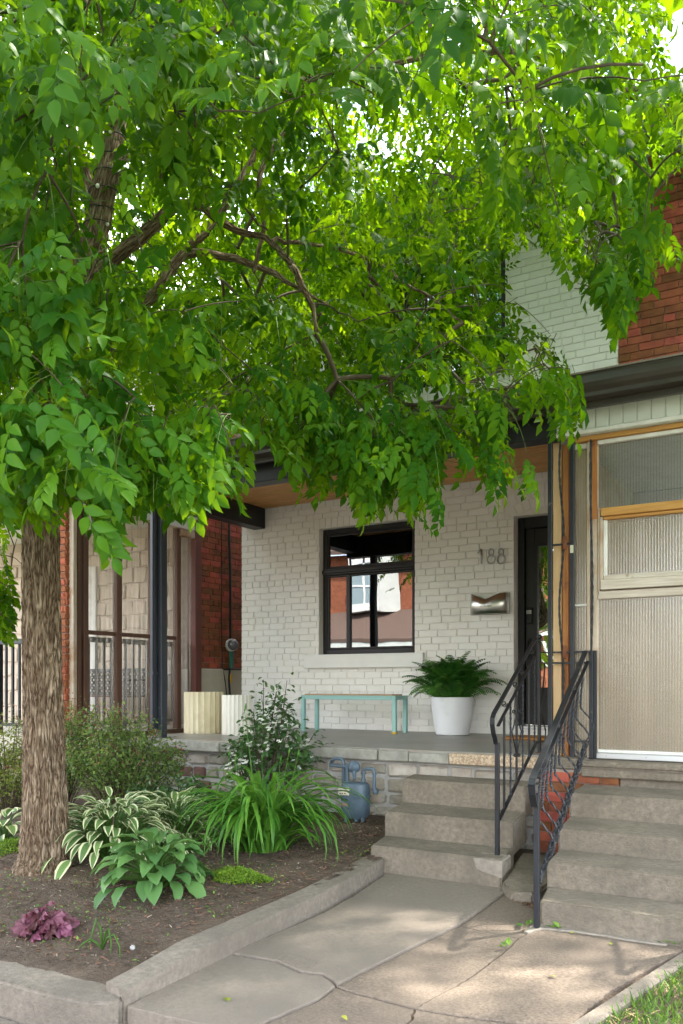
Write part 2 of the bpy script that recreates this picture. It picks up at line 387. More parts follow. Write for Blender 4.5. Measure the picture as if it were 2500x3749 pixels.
MT['red_tip'] = M('red_tip', (.20,.09,.06), attr=.3, rough=.6, transl=(.3,.14,.08), tfac=.3)
MT['viburnum_leaf'] = M('viburnum_leaf', (.04,.10,.025), attr=.35, rough=.38, spec=.5, transl=(.12,.25,.04), tfac=.25)
MT['flower'] = M('flower', (.80,.80,.74), rough=.6, transl=(.8,.8,.7), tfac=.3)
MT['lily_leaf'] = M('lily_leaf', (.075,.205,.022), orn=.28, rough=.45, spec=.4, transl=(.2,.44,.05), tfac=.32)
MT['hosta_green'] = M('hosta_green', (.09,.20,.055), orn=.28, rough=.5, spec=.4, transl=(.2,.36,.08), tfac=.25)
MT['hosta_mid'] = M('hosta_mid', (.11,.20,.06), orn=.25, rough=.5, spec=.4, transl=(.15,.28,.07), tfac=.2)
MT['hosta_cream'] = M('hosta_cream', (.68,.68,.42), rough=.5, transl=(.6,.62,.35), tfac=.25)
MT['heuchera'] = M('heuchera', (.20,.072,.105), (.10,.027,.04), 40, orn=.55, rough=.5, spec=.4, transl=(.3,.06,.08), tfac=.2)
MT['sedum'] = M('sedum', (.12,.22,.015), attr=.4, rough=.6, transl=(.25,.38,.04), tfac=.2)
MT['weed'] = M('weed', (.13,.24,.04), attr=.4, rough=.6, transl=(.22,.36,.06), tfac=.25)
MT['fern'] = M('fern', (.045,.155,.02), orn=.4, rough=.5, transl=(.1,.26,.04), tfac=.28)
MT['grass'] = M('grass', (.075,.155,.02), attr=.45, rough=.6, transl=(.2,.34,.05), tfac=.3)
MT['straw'] = M('straw', (.40,.30,.16), attr=.3, rough=.8)
MT['mulch'] = M('mulch', (.14,.085,.052), attr=.55, rough=.9)
MT['pale_litter'] = M('pale_litter', (.40,.33,.24), attr=.4, rough=.9)
MT['pebble'] = M('pebble', (.45,.44,.42), (.36,.35,.33), 30, rough=.8)
MT['fallen_leaf'] = M('fallen_leaf', (.20,.22,.03), attr=.4, rough=.6)
MT['roof_shingle'] = M('roof_shingle', (.13,.085,.065), (.09,.06,.045), 30, stretch=(1,1,6), rough=.95)
MT['pane'] = glass('pane', .22, (.92,.95,1.0), .4, bump=.0016, bscale=1.6)
MT['door_pane'] = glass('door_pane', .40, (.9,.95,.95), .35, bump=.01, bscale=2.5)
MT['dark_pane'] = glass('dark_pane', .35, (.9,.95,1), .4, bump=.004, bscale=2)
MT['fluted_panel'] = fluted('fluted_panel', (.50,.42,.32), (.58,.48,.36), .24, .62, 'X', 15.7)
MT['fluted_upper'] = fluted('fluted_upper', (.20,.23,.23), (.32,.36,.35), .24, .70, 'X', 15.7)
MT['corrugated'] = fluted('corrugated', (.50,.44,.37), (.5,.43,.35), .20, .68, 'Y', 6.5)

def bark_material():
    m = bpy.data.materials.new('bark'); m.use_nodes = True
    t = m.node_tree; N = t.nodes; L = t.links; p = N['Principled BSDF']; p.inputs['Roughness'].default_value = .9; p.inputs['Specular IOR Level'].default_value = .15
    g = N.new('ShaderNodeAttribute'); g.attribute_name = 'bark_run'
    mpn = N.new('ShaderNodeMapping'); mpn.inputs['Scale'].default_value = (1, 1, .15); L.new(g.outputs['Vector'], mpn.inputs['Vector'])
    def nz(sc, det, dis):
        n = N.new('ShaderNodeTexNoise'); n.inputs['Scale'].default_value = sc; n.inputs['Detail'].default_value = det; n.inputs['Distortion'].default_value = dis
        L.new(mpn.outputs['Vector'], n.inputs['Vector']); return n
    def ridge(n):
        a = N.new('ShaderNodeMath'); a.operation = 'SUBTRACT'; a.inputs[1].default_value = .5; L.new(n.outputs['Fac'], a.inputs[0])
        b = N.new('ShaderNodeMath'); b.operation = 'ABSOLUTE'; L.new(a.outputs[0], b.inputs[0]); return b
    r1, r2 = ridge(nz(46, 2.0, .4)), ridge(nz(95, 2.0, .3))
    mn = N.new('ShaderNodeMath'); mn.operation = 'MULTIPLY_ADD'; mn.inputs[1].default_value = .45; L.new(r2.outputs[0], mn.inputs[0]); L.new(r1.outputs[0], mn.inputs[2])
    n1 = nz(120, 5, 0)
    r = N.new('ShaderNodeValToRGB'); e = r.color_ramp.elements
    e[0].position = .015; e[0].color = (.09,.052,.03,1); e[1].position = .11; e[1].color = (.27,.20,.135,1)
    x = e.new(.22); x.color = (.38,.30,.22,1)
    L.new(mn.outputs[0], r.inputs['Fac'])
    big = N.new('ShaderNodeTexNoise'); big.inputs['Scale'].default_value = 5; L.new(mpn.outputs['Vector'], big.inputs['Vector'])
    mg = N.new('ShaderNodeMixRGB'); mg.blend_type = 'MULTIPLY'; mg.inputs['Color2'].default_value = (.84,.81,.77,1); L.new(big.outputs['Fac'], mg.inputs['Fac']); L.new(r.outputs['Color'], mg.inputs['Color1'])
    mm = N.new('ShaderNodeMixRGB'); mm.blend_type = 'OVERLAY'; mm.inputs['Fac'].default_value = .5; L.new(mg.outputs['Color'], mm.inputs['Color1']); L.new(n1.outputs['Fac'], mm.inputs['Color2'])
    L.new(mm.outputs['Color'], p.inputs['Base Color'])
    mr = N.new('ShaderNodeMapRange'); mr.inputs['From Max'].default_value = .20; L.new(mn.outputs[0], mr.inputs['Value'])
    ad = N.new('ShaderNodeMath'); ad.operation = 'MULTIPLY_ADD'; ad.inputs[1].default_value = .4; L.new(n1.outputs['Fac'], ad.inputs[0]); L.new(mr.outputs['Result'], ad.inputs[2])
    b = N.new('ShaderNodeBump'); b.inputs['Distance'].default_value = .022; b.inputs['Strength'].default_value = 1; L.new(ad.outputs['Value'], b.inputs['Height']); L.new(b.outputs['Normal'], p.inputs['Normal'])
    return m
MT['bark'] = bark_material()
from mathutils import noise as mnoise
W = 8.41                     # plane of the house fronts
GA, GB = -1.349, .02         # front path: z = GA + GB*Y
def onG(x, y):
    r = ray(x, y); return r * (GA / (r.z - GB * r.y))
def gz(Y): return GA + GB * Y

# ---------------------------------------------------------------- ground, street, pavement, garden soil
o = MB().box(-400, 400, -400, 400, -2.2, -1.75).build('ground', MT['earth']); tag(o, kind='structure')
o = MB().box(-60, 60, -7.5, .55, -1.85, -1.56).build('street', MT['asphalt']); tag(o, kind='structure')
walk = MB()
x = -30.0
o = bpy.data.objects.new('sidewalk', None); C.objects.link(o); tag(o, kind='structure'); sidewalk = o
while x < 22:
    MB().box(x+.006, x+1.494, .72, 2.375, -1.75, -1.43).build('slab', MT['concrete'], sidewalk, bevel=.012)
    x += 1.5
MB().box(-30, 22, .55, .712, -1.75, -1.425).build('kerb', MT['concrete'], sidewalk, bevel=.02)
tag(MB().box(-60, 60, 2.401, 9, -1.8, -1.62).build('yard', MT['earth']), kind='structure')

def soil_z(X, Y):
    z = -1.285 + .10*(Y-2.6)/1.0 if Y < 3.6 else -1.185 + .03*(Y-3.6)
    return z + .018*mnoise.noise(Vector((X*2.1, Y*2.1, 3))) + .012*mnoise.noise(Vector((X*7, Y*7, 1)))
NX, NY = 190, 110
gx = np.linspace(-10.5, -2.64, NX); gy = np.linspace(2.56, 6.3, NY)
V = []
for Y in gy:
    for X in gx:
        V.append((X, Y, soil_z(X, Y) + rng.uniform(-.006, .006) + .02*max(0, mnoise.noise(Vector((X*16, Y*16, 5))))))
idx = np.arange(NX*NY).reshape(NY, NX)
q = np.stack([idx[:-1,:-1], idx[:-1,1:], idx[1:,1:], idx[1:,:-1]], -1).reshape(-1, 4)
garden = np_mesh('garden_bed', np.array(V), q, MT['soil'], smooth=True); tag(garden, kind='structure')

# ---------------------------------------------------------------- concrete edging of the bed
def strip_blocks(name, rail, width, zt, zb, mat, parent, bevel=.018, cuts=None):
    """a kerb that follows rail (outer top edge, xy), inner side on the left of its direction"""
    n = len(rail); P = [Vector((p[0], p[1], 0)) for p in rail]; nor = []
    for i in range(n):
        d = (P[min(i+1,n-1)]-P[max(i-1,0)]).normalized(); nor.append(Vector((-d.y, d.x, 0)))
    mb = MB(); vs = []
    for i in range(n):
        z = zt(P[i]) ; b = zb
        a = P[i]; c = P[i]+nor[i]*width
        vs += [(a.x,a.y,b),(c.x,c.y,b),(c.x,c.y,z+.004),(a.x,a.y,z)]
    fs = []
    for i in range(n-1):
        for k in range(4): fs.append((i*4+k, i*4+(k+1)%4, (i+1)*4+(k+1)%4, (i+1)*4+k))
    fs.append((3,2,1,0)); fs.append(((n-1)*4,(n-1)*4+1,(n-1)*4+2,(n-1)*4+3))
    mb.add(vs, fs); return mb.build(name, mat, parent, bevel=bevel, seg=2, smooth='auto')
edg = thing('garden_edging', (-2.55, 2.5, -1.4), 'low concrete kerb beside the front path, holding back the soil', 'kerb')
rail = [(-2.528,2.50),(-2.518,2.55),(-2.512,2.7),(-2.52,3.2),(-2.522,3.6),(-2.528,4.0),(-2.57,4.45),(-2.63,4.93)]
fine = []
for a, b in zip(rail[:-1], rail[1:]):
    for k in range(4): fine.append((a[0]+(b[0]-a[0])*k/4, a[1]+(b[1]-a[1])*k/4))
fine.append(rail[-1])
strip_blocks('edging', fine, .135, lambda p: gz(p.y)+.055+.047*min(1,max(0,(p.y-2.48)/.5))+.003*mnoise.noise(p*3), -1.6, MT['concrete'], edg)
# rounded end by the pavement
e2 = thing('pavement_edging', (-3.2, 2.5, -1.45), 'broad rounded concrete kerb between garden soil and pavement', 'kerb')
pts = [(-2.53,2.485),(-2.545,2.515),(-2.58,2.55),(-2.64,2.585),(-2.74,2.605),(-2.9,2.61),(-3.3,2.61),(-4.4,2.61),(-6.2,2.61),(-9.5,2.61),(-9.5,2.385),(-6.2,2.385),(-4.4,2.385),(-3.3,2.385),(-2.9,2.385),(-2.68,2.39),(-2.61,2.405),(-2.56,2.435),(-2.535,2.46)]
MB().prism(pts, -1.7, [-1.287+.012*max(0,1-(-2.5-p[0])/.3) for p in pts]).build('edging', MT['concrete'], e2, bevel=.03, seg=3, smooth='auto')

# ---------------------------------------------------------------- front path of cracked concrete slabs
path = bpy.data.objects.new('front_path', None); C.objects.link(path); tag(path, kind='structure'); path.location = (-1.8, 3.6, -1.28)
MB().hull8([(-2.9,2.60,-1.6),(1.0,2.60,-1.6),(1.0,6.2,-1.6),(-2.9,6.2,-1.6),(-2.9,2.60,gz(2.60)-.018),(1.0,2.60,gz(2.60)-.018),(1.0,6.2,gz(6.2)-.018),(-2.9,6.2,gz(6.2)-.018)]).build('path_bedding', MT['soil'], path)
def crack(poly, step=.022, amp=.006):
    out_ = []
    n = len(poly)
    for i in range(n):
        a = poly[i]; b = poly[(i+1) % n]; k = max(1, int((b-a).length/step))
        for j in range(k):
            p = a.lerp(b, j/k)
            s = min(1, min((p-a).length, (p-b).length)/.06) if j else 0
            p = p + Vector((mnoise.noise(Vector((p.x*9, p.y*9, 0))), mnoise.noise(Vector((p.x*9, p.y*9, 7))), 0))*amp*(1 if j else .6) + Vector((mnoise.noise(Vector((p.x*38, p.y*38, 2))), mnoise.noise(Vector((p.x*38, p.y*38, 5))), 0))*.007
            out_.append(p)
    return out_
def slab(px, mat, dz=0.0, gap=.006, world=None, thick=.09):
    poly = [onG(*p) for p in px] if world is None else [Vector((p[0], p[1], 0)) for p in world]
    poly = [Vector((p.x, p.y, 0)) for p in poly]
    poly = crack(poly); c = sum(poly, Vector())/len(poly)
    poly = [p + (c-p).normalized()*gap for p in poly]
    n = len(poly); a = sum(poly[i].x*poly[(i+1)%n].y-poly[(i+1)%n].x*poly[i].y for i in range(n))
    if a < 0: poly.reverse()
    mb = MB(); top = [(p.x,p.y,gz(p.y)+dz) for p in poly]
    inn = [(p.x+(c.x-p.x)*.006, p.y+(c.y-p.y)*.006, gz(p.y)+dz) for p in poly]
    bot = [(p.x,p.y,gz(p.y)+dz-thick) for p in poly]
    top = [(p[0],p[1],p[2]-.004) for p in top]
    vs = bot+top+inn
    fs = [(i,(i+1)%n,n+(i+1)%n,n+i) for i in range(n)] + [(n+i,n+(i+1)%n,2*n+(i+1)%n,2*n+i) for i in range(n)] + [tuple(range(2*n,3*n))]
    mb.add(vs, fs); return mb.build('path_slab', mat, path)
slab([(1432,3190),(1834,3250),(1850,3268),(1682,3388),(1440,3503),(1232,3608),(1185,3572),(1100,3562),(1010,3522),(842,3494),(1020,3417),(1181,3347),(1300,3280)], MT['slab_concrete'], .008)
slab([(842,3494),(1010,3522),(1100,3562),(1185,3572),(1232,3608),(1170,3655),(960,3745),(900,3790),(462,3684),(580,3618)], MT['slab_concrete'], .0, thick=.25)
slab([(1682,3388),(1850,3268),(1885,3262),(1990,3330),(1978,3392),(1900,3432),(1790,3410)], MT['path_concrete'], -.006)
slab([(1232,3608),(1440,3503),(1682,3388),(1790,3410),(1900,3432),(1838,3492),(1700,3592),(1520,3690),(1420,3662),(1290,3628)], MT['path_concrete'], -.004)
slab([(1232,3608),(1290,3628),(1420,3662),(1520,3690),(1500,3730),(1430,3800),(1330,3860),(900,3790),(960,3745),(1170,3655)], MT['path_concrete'], -.008, thick=.25)
slab([(1900,3432),(1978,3392),(2100,3402),(2300,3432),(2520,3466),(2241,3626),(2150,3701),(2090,3752),(1900,3745),(1640,3712),(1520,3690),(1700,3592),(1838,3492)], MT['path_concrete'], -.002)
slab([(1520,3690),(1640,3712),(1900,3745),(2090,3752),(2000,3860),(1330,3860),(1430,3800),(1500,3730)], MT['path_concrete'], -.006, thick=.25)
def patch(px, name='cement_patch', lift=.006, mat='cement_patch'):
    poly = crack([Vector((p.x,p.y,0)) for p in [onG(*q_) for q_ in px]], .03, .012)
    n = len(poly); a = sum(poly[i].x*poly[(i+1)%n].y-poly[(i+1)%n].x*poly[i].y for i in range(n))
    if a < 0: poly.reverse()
    MB().prism([(p.x,p.y) for p in poly], -1.33, [gz(p.y)+lift for p in poly]).build(name, MT[mat], path, bevel=.002)
patch([(1985,3372),(2100,3388),(2300,3418),(2470,3442),(2440,3462),(2280,3440),(2100,3412),(1985,3402),(1935,3420),(1920,3412),(1960,3382)])
0 and patch([(1935,3410),(1900,3442),(1862,3470),(1800,3506),(1755,3528),(1740,3522),(1830,3474),(1885,3436)])
0 and patch([(1690,3580),(1655,3608),(1600,3642),(1530,3680),(1475,3722),(1440,3752),(1415,3752),(1460,3706),(1560,3650),(1640,3604)])
0 and patch([(1520,3682),(1640,3706),(1780,3728),(1780,3742),(1640,3722),(1530,3696)])
# the contractor's stamp pressed into the slab
st = MB()
A_, B_, C_, D_ = [onG(*p) for p in ((1010,3516),(1045,3498),(1165,3532),(1130,3552))]
for a, b in ((A_,B_),(B_,C_),(C_,D_),(D_,A_)):
    st.bar((a.x,a.y,gz(a.y)+.0085), (b.x,b.y,gz(b.y)+.0085), .006, .004)
for k in range(9):
    a = A_.lerp(D_, .12+.085*k); b = B_.lerp(C_, .12+.085*k); m_ = a.lerp(b, .3); n_ = a.lerp(b, .62 if k % 2 else .7)
    st.bar((m_.x,m_.y,gz(m_.y)+.0082), (n_.x,n_.y,gz(n_.y)+.0082), .005, .003)
st.build('stamp', MT['slab_concrete'], path)
# edging strip and lawn
MB().prism([(-.90,3.12),(-.645,4.45),(-.572,4.45),(-.826,3.12),(-.94,2.45),(-1.02,2.45)], -1.6, -1.262).build('path_edging', MT['concrete'], path, bevel=.01)
tag(MB().prism([(-.80,2.44),(-.826,3.12),(-.572,4.45),(3,4.45),(3,2.44)], -1.7, -1.29).build('lawn', MT['soil']), kind='structure')

# ---------------------------------------------------------------- brick laying
def brick_template(L=.215, D=.06, Hh=.066, bev=.0038, jit=.0022):
    bm = bmesh.new(); bmesh.ops.create_cube(bm, size=1)
    for v in bm.verts: v.co = Vector((v.co.x*L, v.co.y*D, v.co.z*Hh))
    bmesh.ops.bevel(bm, geom=list(bm.edges), offset=bev, segments=1, affect='EDGES')
    for v in bm.verts: v.co += Vector((rng.uniform(-jit,jit), rng.uniform(-jit,jit)*.6, rng.uniform(-jit,jit)))
    bm.verts.ensure_lookup_table()
    Vv = np.array([v.co[:] for v in bm.verts]); Ff = [tuple(v.index for v in f.verts) for f in bm.faces]
    bm.free(); return Vv, Ff
TPL = [brick_template() for _ in range(6)]
TPLR = [brick_template(bev=.010, jit=.006) for _ in range(6)]
def brick_meshes(tpls, mat, tagname):
    res = []
    for Vv, Ff in tpls:
        me = bpy.data.meshes.new(tagname); me.from_pydata(Vv.tolist(), [], Ff); me.materials.append(mat); res.append(me)
    return res
def course_rects(u0, u1, z0, z1, holes, ch=.0746, bl=.225, seed=1, joint=.0055):
    rr = random.Random(seed); rects = []; k = 0; z = z0
    while z < z1-.02:
        zt = min(z+ch-joint, z1); u = u0 - (bl/2 if k % 2 else 0) - rr.uniform(0, .05)
        header = (k % 6 == 5)
        while u < u1:
            l = (bl*.5 if header else bl) * rr.uniform(.96, 1.04); a, b = max(u, u0), min(u+l-joint, u1); u += l
            if b-a < .02: continue
            parts_ = [(a, b, z, zt)]
            for (h0, h1, g0, g1) in holes:
                nxt = []
                for (p, q_, r_, s_) in parts_:
                    if q_ <= h0 or p >= h1 or s_ <= g0 or r_ >= g1: nxt.append((p,q_,r_,s_)); continue
                    if p < h0: nxt.append((p, h0, r_, s_))
                    if q_ > h1: nxt.append((h1, q_, r_, s_))
                    if r_ < g0 and g0-r_ > .015: nxt.append((max(p,h0), min(q_,h1), r_, g0-.004))
                    if s_ > g1 and s_-g1 > .015: nxt.append((max(p,h0), min(q_,h1), g1+.004, s_))
                parts_ = nxt
            rects += [r_ for r_ in parts_ if r_[1]-r_[0] > .02 and r_[3]-r_[2] > .012]
        z += ch; k += 1
    return rects
def lay(parent, rects, axis, c, mats, tpls, limit=300, proud=.0028, rough_out=.0014, name='brick', extra=(), mat=None, face=-1):
    """axis 'Y': face looks to -Y at Y=c; axis 'X': face looks to +X at X=c"""
    items = []
    for (a, b, z0, z1) in rects:
        u = (a+b)/2; z = (z0+z1)/2
        p = Vector((u, c, z)) if axis == 'Y' else Vector((c, u, z))
        xx, yy, d = proj(p); vis = -350 < xx < 2850 and -250 < yy < 3749 and d > 0
        items.append(((b-a)*(z1-z0)/max(.5, d)**2*(1 if vis else .01), u, z, b-a, z1-z0, 0.0))
    for (u, z, l, h, ang) in extra:
        items.append((1, u, z, l, h, ang))
    items.sort(reverse=True)
    rot0 = Matrix.Identity(4) if axis == 'Y' else Matrix.Rotation(R(90), 4, 'Z')
    rest_V, rest_F, nb = [], [], 0
    for i, (key, u, z, l, h, ang) in enumerate(items):
        off = .03 - proud + rng.uniform(-rough_out, rough_out)
        loc = Vector((u, c+off, z)) if axis == 'Y' else Vector((c-off, u, z))
        mm = Matrix.Translation(loc) @ rot0 @ Matrix.Rotation(ang + rng.uniform(-.006,.006), 4, 'Y') @ Matrix.Diagonal((l/.215, 1, h/.066, 1))
        k = rng.randrange(len(tpls))
        if i < limit:
            ob = bpy.data.objects.new(name, mats[k]); C.objects.link(ob); ob.parent = parent; ob.matrix_world = mm
            ob.matrix_basis = mm
        else:
            Vv, Ff = tpls[k]; A = np.array(mm)[:3]
            rest_V.append(Vv @ A[:, :3].T + A[:, 3]); rest_F += [tuple(j+nb for j in f) for f in Ff]; nb += len(Vv)
    if rest_V:
        me = bpy.data.meshes.new('brickwork'); me.from_pydata(np.concatenate(rest_V).tolist(), [], rest_F); me.materials.append(mat)
        ob = bpy.data.objects.new('brickwork', me); C.objects.link(ob); ob.parent = parent; ob['kind'] = 'stuff'
def holed_wall(mb, u0, u1, z0, z1, holes, d0, d1, axis='Y'):
    us = sorted({u0, u1, *[h[0] for h in holes], *[h[1] for h in holes]}); zs = sorted({z0, z1, *[h[2] for h in holes], *[h[3] for h in holes]})
    us = [u for u in us if u0 <= u <= u1]; zs = [z for z in zs if z0 <= z <= z1]
    for a, b in zip(us[:-1], us[1:]):
        for c_, d_ in zip(zs[:-1], zs[1:]):
            if any(h[0] <= (a+b)/2 <= h[1] and h[2] <= (c_+d_)/2 <= h[3] for h in holes): continue
            if axis == 'Y': mb.box(a, b, d0, d1, c_, d_)
            else: mb.box(d0, d1, a, b, c_, d_)
    return mb

# ---------------------------------------------------------------- the white painted rowhouse
house = thing('rowhouse', (-4.2, 8.41, -1.25), 'white painted brick house numbered 188 with black window frames and a covered porch', 'house')
XL, XR = -6.49, -1.917
WIN = (-5.35, -4.10, .352, 1.828); DOOR = (-2.967, -2.08, -.52, 1.735); UPW = (-4.86, -3.06, 3.25, 4.62)
holes = [WIN, DOOR, UPW]
wall = holed_wall(MB(), XL, XR, -1.3, 5.05, holes, W+.008, W+.26).build('wall', MT['painted_joint'], house)
MB().box(XL, XL+.2, W+.262, 16, -1.3, 5.05).box(XL+.2, XR-.002, 15.8, 16, -1.3, 5.05).build('side_wall', MT['painted_joint'], house)
bm_white = brick_meshes(TPL, MT['painted_brick'], 'painted_brick')
arch_holes = [(-5.42, -4.03, 1.828, 1.945), (-3.07, -1.98, 1.735, 2.075)]
rects = course_rects(XL, XR, -.525, 2.19, holes+arch_holes, seed=4) + course_rects(XL, XR, 3.02, 5.0, holes+[(-4.98,-2.94,4.62,4.78)], seed=9)
extra = []
n = 17
for k in range(n): extra.append((-5.42+(k+.5)*1.39/n, 1.886, .112, .074, R(90)))          # soldiers over the window
Rr = 1.196; cx_, cz_ = -2.523, 1.735+.078-Rr
for ring, r0 in enumerate((Rr+.058, Rr+.172)):
    nn = 13
    for k in range(nn):
        a = R(90) + (k-(nn-1)/2)*(.075/r0)*1.04
        if ring == 0 or True: extra.append((cx_+math.cos(a)*r0, cz_+math.sin(a)*r0, .106, .068, R(90)+(R(90)-a)))
lay(wall, rects, 'Y', W, bm_white, TPL, 300, extra=extra, mat=MT['painted_brick'])
# the flat field round the arch rings
holed = MB()
for (a, b, c_, d_) in ((-3.07,-1.98,1.735,2.075),):
    holed.box(a, b, W+.0055, W+.0075, c_, d_)
holed.build('arch_bedding', MT['painted_joint'], house)
MB().box(-5.53, -3.975, W-.055, W+.11, .19, .350).build('window_sill', MT['painted_sill'], house, bevel=.007, jit=.0012)
MB().box(-4.98, -2.94, W-.02, W+.1, 4.622, 4.78).build('lintel', MT['painted_sill'], house, bevel=.006)

def window(parent, hole, y, mat, pane, frame_w=.055, transom=None, mullion=None, depth=.07):
    x0, x1, z0, z1 = hole; wf = MB()
    wf.box(x0+.002, x0+frame_w, y, y+depth, z0+.002, z1-.002).box(x1-frame_w, x1-.002, y, y+depth, z0+.002, z1-.002)
    wf.box(x0+frame_w, x1-frame_w, y, y+depth, z0+.002, z0+frame_w).box(x0+frame_w, x1-frame_w, y, y+depth, z1-frame_w, z1-.002)
    wo = wf.build('window_frame', mat, parent, bevel=.006)
    if transom:
        MB().box(x0+.004, x1-.004, y-.012, y+depth-.01, transom-.042, transom+.042).build('transom', mat, wo, bevel=.008)
        MB().box(x0+.004, x1-.004, y-.03, y-.013, transom-.018, transom+.018).build('transom_moulding', mat, wo, bevel=.006)
    if mullion:
        for m_ in mullion: MB().box(m_-.026, m_+.026, y+.004, y+depth-.012, z0+frame_w, (transom-.042) if transom else z1-frame_w).build('mullion', mat, wo, bevel=.005)
    for i_, (a, b) in enumerate([(x0+frame_w, x1-frame_w)]):
        zz = [(z0+frame_w, transom-.042), (transom+.042, z1-frame_w)] if transom else [(z0+frame_w, z1-frame_w)]
        for (p, q_) in zz:
            f = .022; s = MB()
            s.box(a, a+f, y+.012, y+depth-.015, p, q_).box(b-f, b, y+.012, y+depth-.015, p, q_).box(a+f, b-f, y+.012, y+depth-.015, p, p+f).box(a+f, b-f, y+.012, y+depth-.015, q_-f, q_)
            s.build('sash', mat, wo, bevel=.004)
            MB().box(a+f, b-f, y+.03, y+.036, p+f, q_-f).build('pane', pane, wo)
    return wo
window(house, WIN, W+.085, MT['black_paint'], MT['pane'], .06, transom=1.325, mullion=(-5.005,))
window(house, UPW, W+.085, MT['black_paint'], MT['dark_pane'], .06, mullion=(-4.25,))
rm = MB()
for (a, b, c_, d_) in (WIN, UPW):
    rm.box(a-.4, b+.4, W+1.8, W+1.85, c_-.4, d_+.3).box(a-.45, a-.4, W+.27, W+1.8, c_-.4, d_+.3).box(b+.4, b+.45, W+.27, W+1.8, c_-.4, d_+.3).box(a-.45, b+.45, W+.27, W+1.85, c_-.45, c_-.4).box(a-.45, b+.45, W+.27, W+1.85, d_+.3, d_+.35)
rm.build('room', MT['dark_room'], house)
# door
dr = MB(); y = W+.14
dr.box(DOOR[0]+.002, DOOR[0]+.07, y-.02, y+.1, -.43, 1.80).box(DOOR[1]-.07, DOOR[1]-.002, y-.02, y+.1, -.43, 1.80).box(DOOR[0]+.07, DOOR[1]-.07, y-.02, y+.1, 1.62, 1.83)
door = dr.build('door_frame', MT['black_paint'], house, bevel=.006)
lf = MB(); g0, g1 = -2.795, -2.30; a, b = DOOR[0]+.073, DOOR[1]-.073; zb, zt = -.415, 1.617; gb, gt = -.06, 1.46
lf.box(a, g0, y+.02, y+.065, zb, zt).box(g1, b, y+.02, y+.065, zb, zt).box(g0, g1, y+.02, y+.065, zb, gb).box(g0, g1, y+.02, y+.065, gt, zt)
leaf_o = lf.build('door', MT['black_paint'], house, bevel=.005)
MB().box(g0+.03, g1-.03, y+.035, y+.042, gb+.03, gt-.03).build('pane', MT['door_pane'], leaf_o)
gf = MB()
for (p, q_, r_, s_) in ((g0,g0+.03,gb,gt),(g1-.03,g1,gb,gt),(g0+.03,g1-.03,gb,gb+.03),(g0+.03,g1-.03,gt-.03,gt)): gf.box(p, q_, y+.008, y+.05, r_, s_)
gf.build('glazing_bead', MT['black_paint'], leaf_o, bevel=.004)
MB().box(g0, g1, y+.012, y+.021, -.36, -.12).build('raised_panel', MT['black_paint'], leaf_o, bevel=.006)
MB().box(-2.878, -2.818, y-.012, y+.02, .63, .80).build('keypad_lock', MT['black_plastic'], leaf_o, bevel=.008)
kb = MB()
for r_ in range(2):
    for c_ in range(5): kb.box(-2.874+c_*.0108, -2.8665+c_*.0108, y-.015, y-.012, .755-r_*.02, .768-r_*.02)
kb.build('lock_buttons', MT['meter_grey'], leaf_o)
MB().box(-2.870, -2.828, y-.006, y+.02, .25, .48).build('handle_plate', MT['black_plastic'], leaf_o, bevel=.006)
MB().tube([(-2.849,y-.01,.45),(-2.849,y-.055,.43),(-2.849,y-.055,.30),(-2.849,y-.01,.28)], .008, 8).build('door_handle', MT['black_plastic'], leaf_o, smooth=True)
MB().box(DOOR[0]+.003, DOOR[1]-.003, W-.03, y+.1, -.452, -.425).build('threshold', MT['aluminium'], house, bevel=.004)
MB().box(DOOR[0]+.003, DOOR[1]-.003, W-.012, y+.1, -.53, -.454).build('door_sill', MT['painted_sill'], house, bevel=.004)
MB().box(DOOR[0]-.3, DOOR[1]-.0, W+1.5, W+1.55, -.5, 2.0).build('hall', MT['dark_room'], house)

# porch: floor, coping stones, rubble foundation
PF = 6.20
def pz(Y): return -.535 + (Y-PF)*(.02/(W-PF))
pl = MB(); x0, x1 = -6.2, -1.93
pl.hull8([(x0,PF+.02,-.64),(x1,PF+.02,-.64),(x1,W+.005,-.64),(x0,W+.005,-.64),(x0,PF+.02,pz(PF)+.003),(x1,PF+.02,pz(PF)+.003),(x1,W+.005,pz(W)),(x0,W+.005,pz(W))])
pfl = pl.build('porch_floor', MT['porch_floor'], house)
cuts = [-6.2, -5.0, -3.345, -3.06, -2.70, -1.93]
cm = ['coping','coping','coping','coping','pebbled']
for k, (a, b) in enumerate(zip(cuts[:-1], cuts[1:])):
    dz = (0, 0, -.004, -.012, -.004)[k]; dy = (0, 0, .012, .01, -.01)[k]
    MB().box(a+.004, b-.004, PF-.055+dy, PF+.155, -.628, pz(PF)+dz-.004).build('coping_stone', MT[cm[k]], pfl, bevel=.008, jit=.0025)
fnd = MB().box(-6.15, -1.95, PF+.06, PF+.3, -1.35, -.645).build('foundation', MT['stone_mortar'], house)
rs = random.Random(12); z = -1.32; row = 0
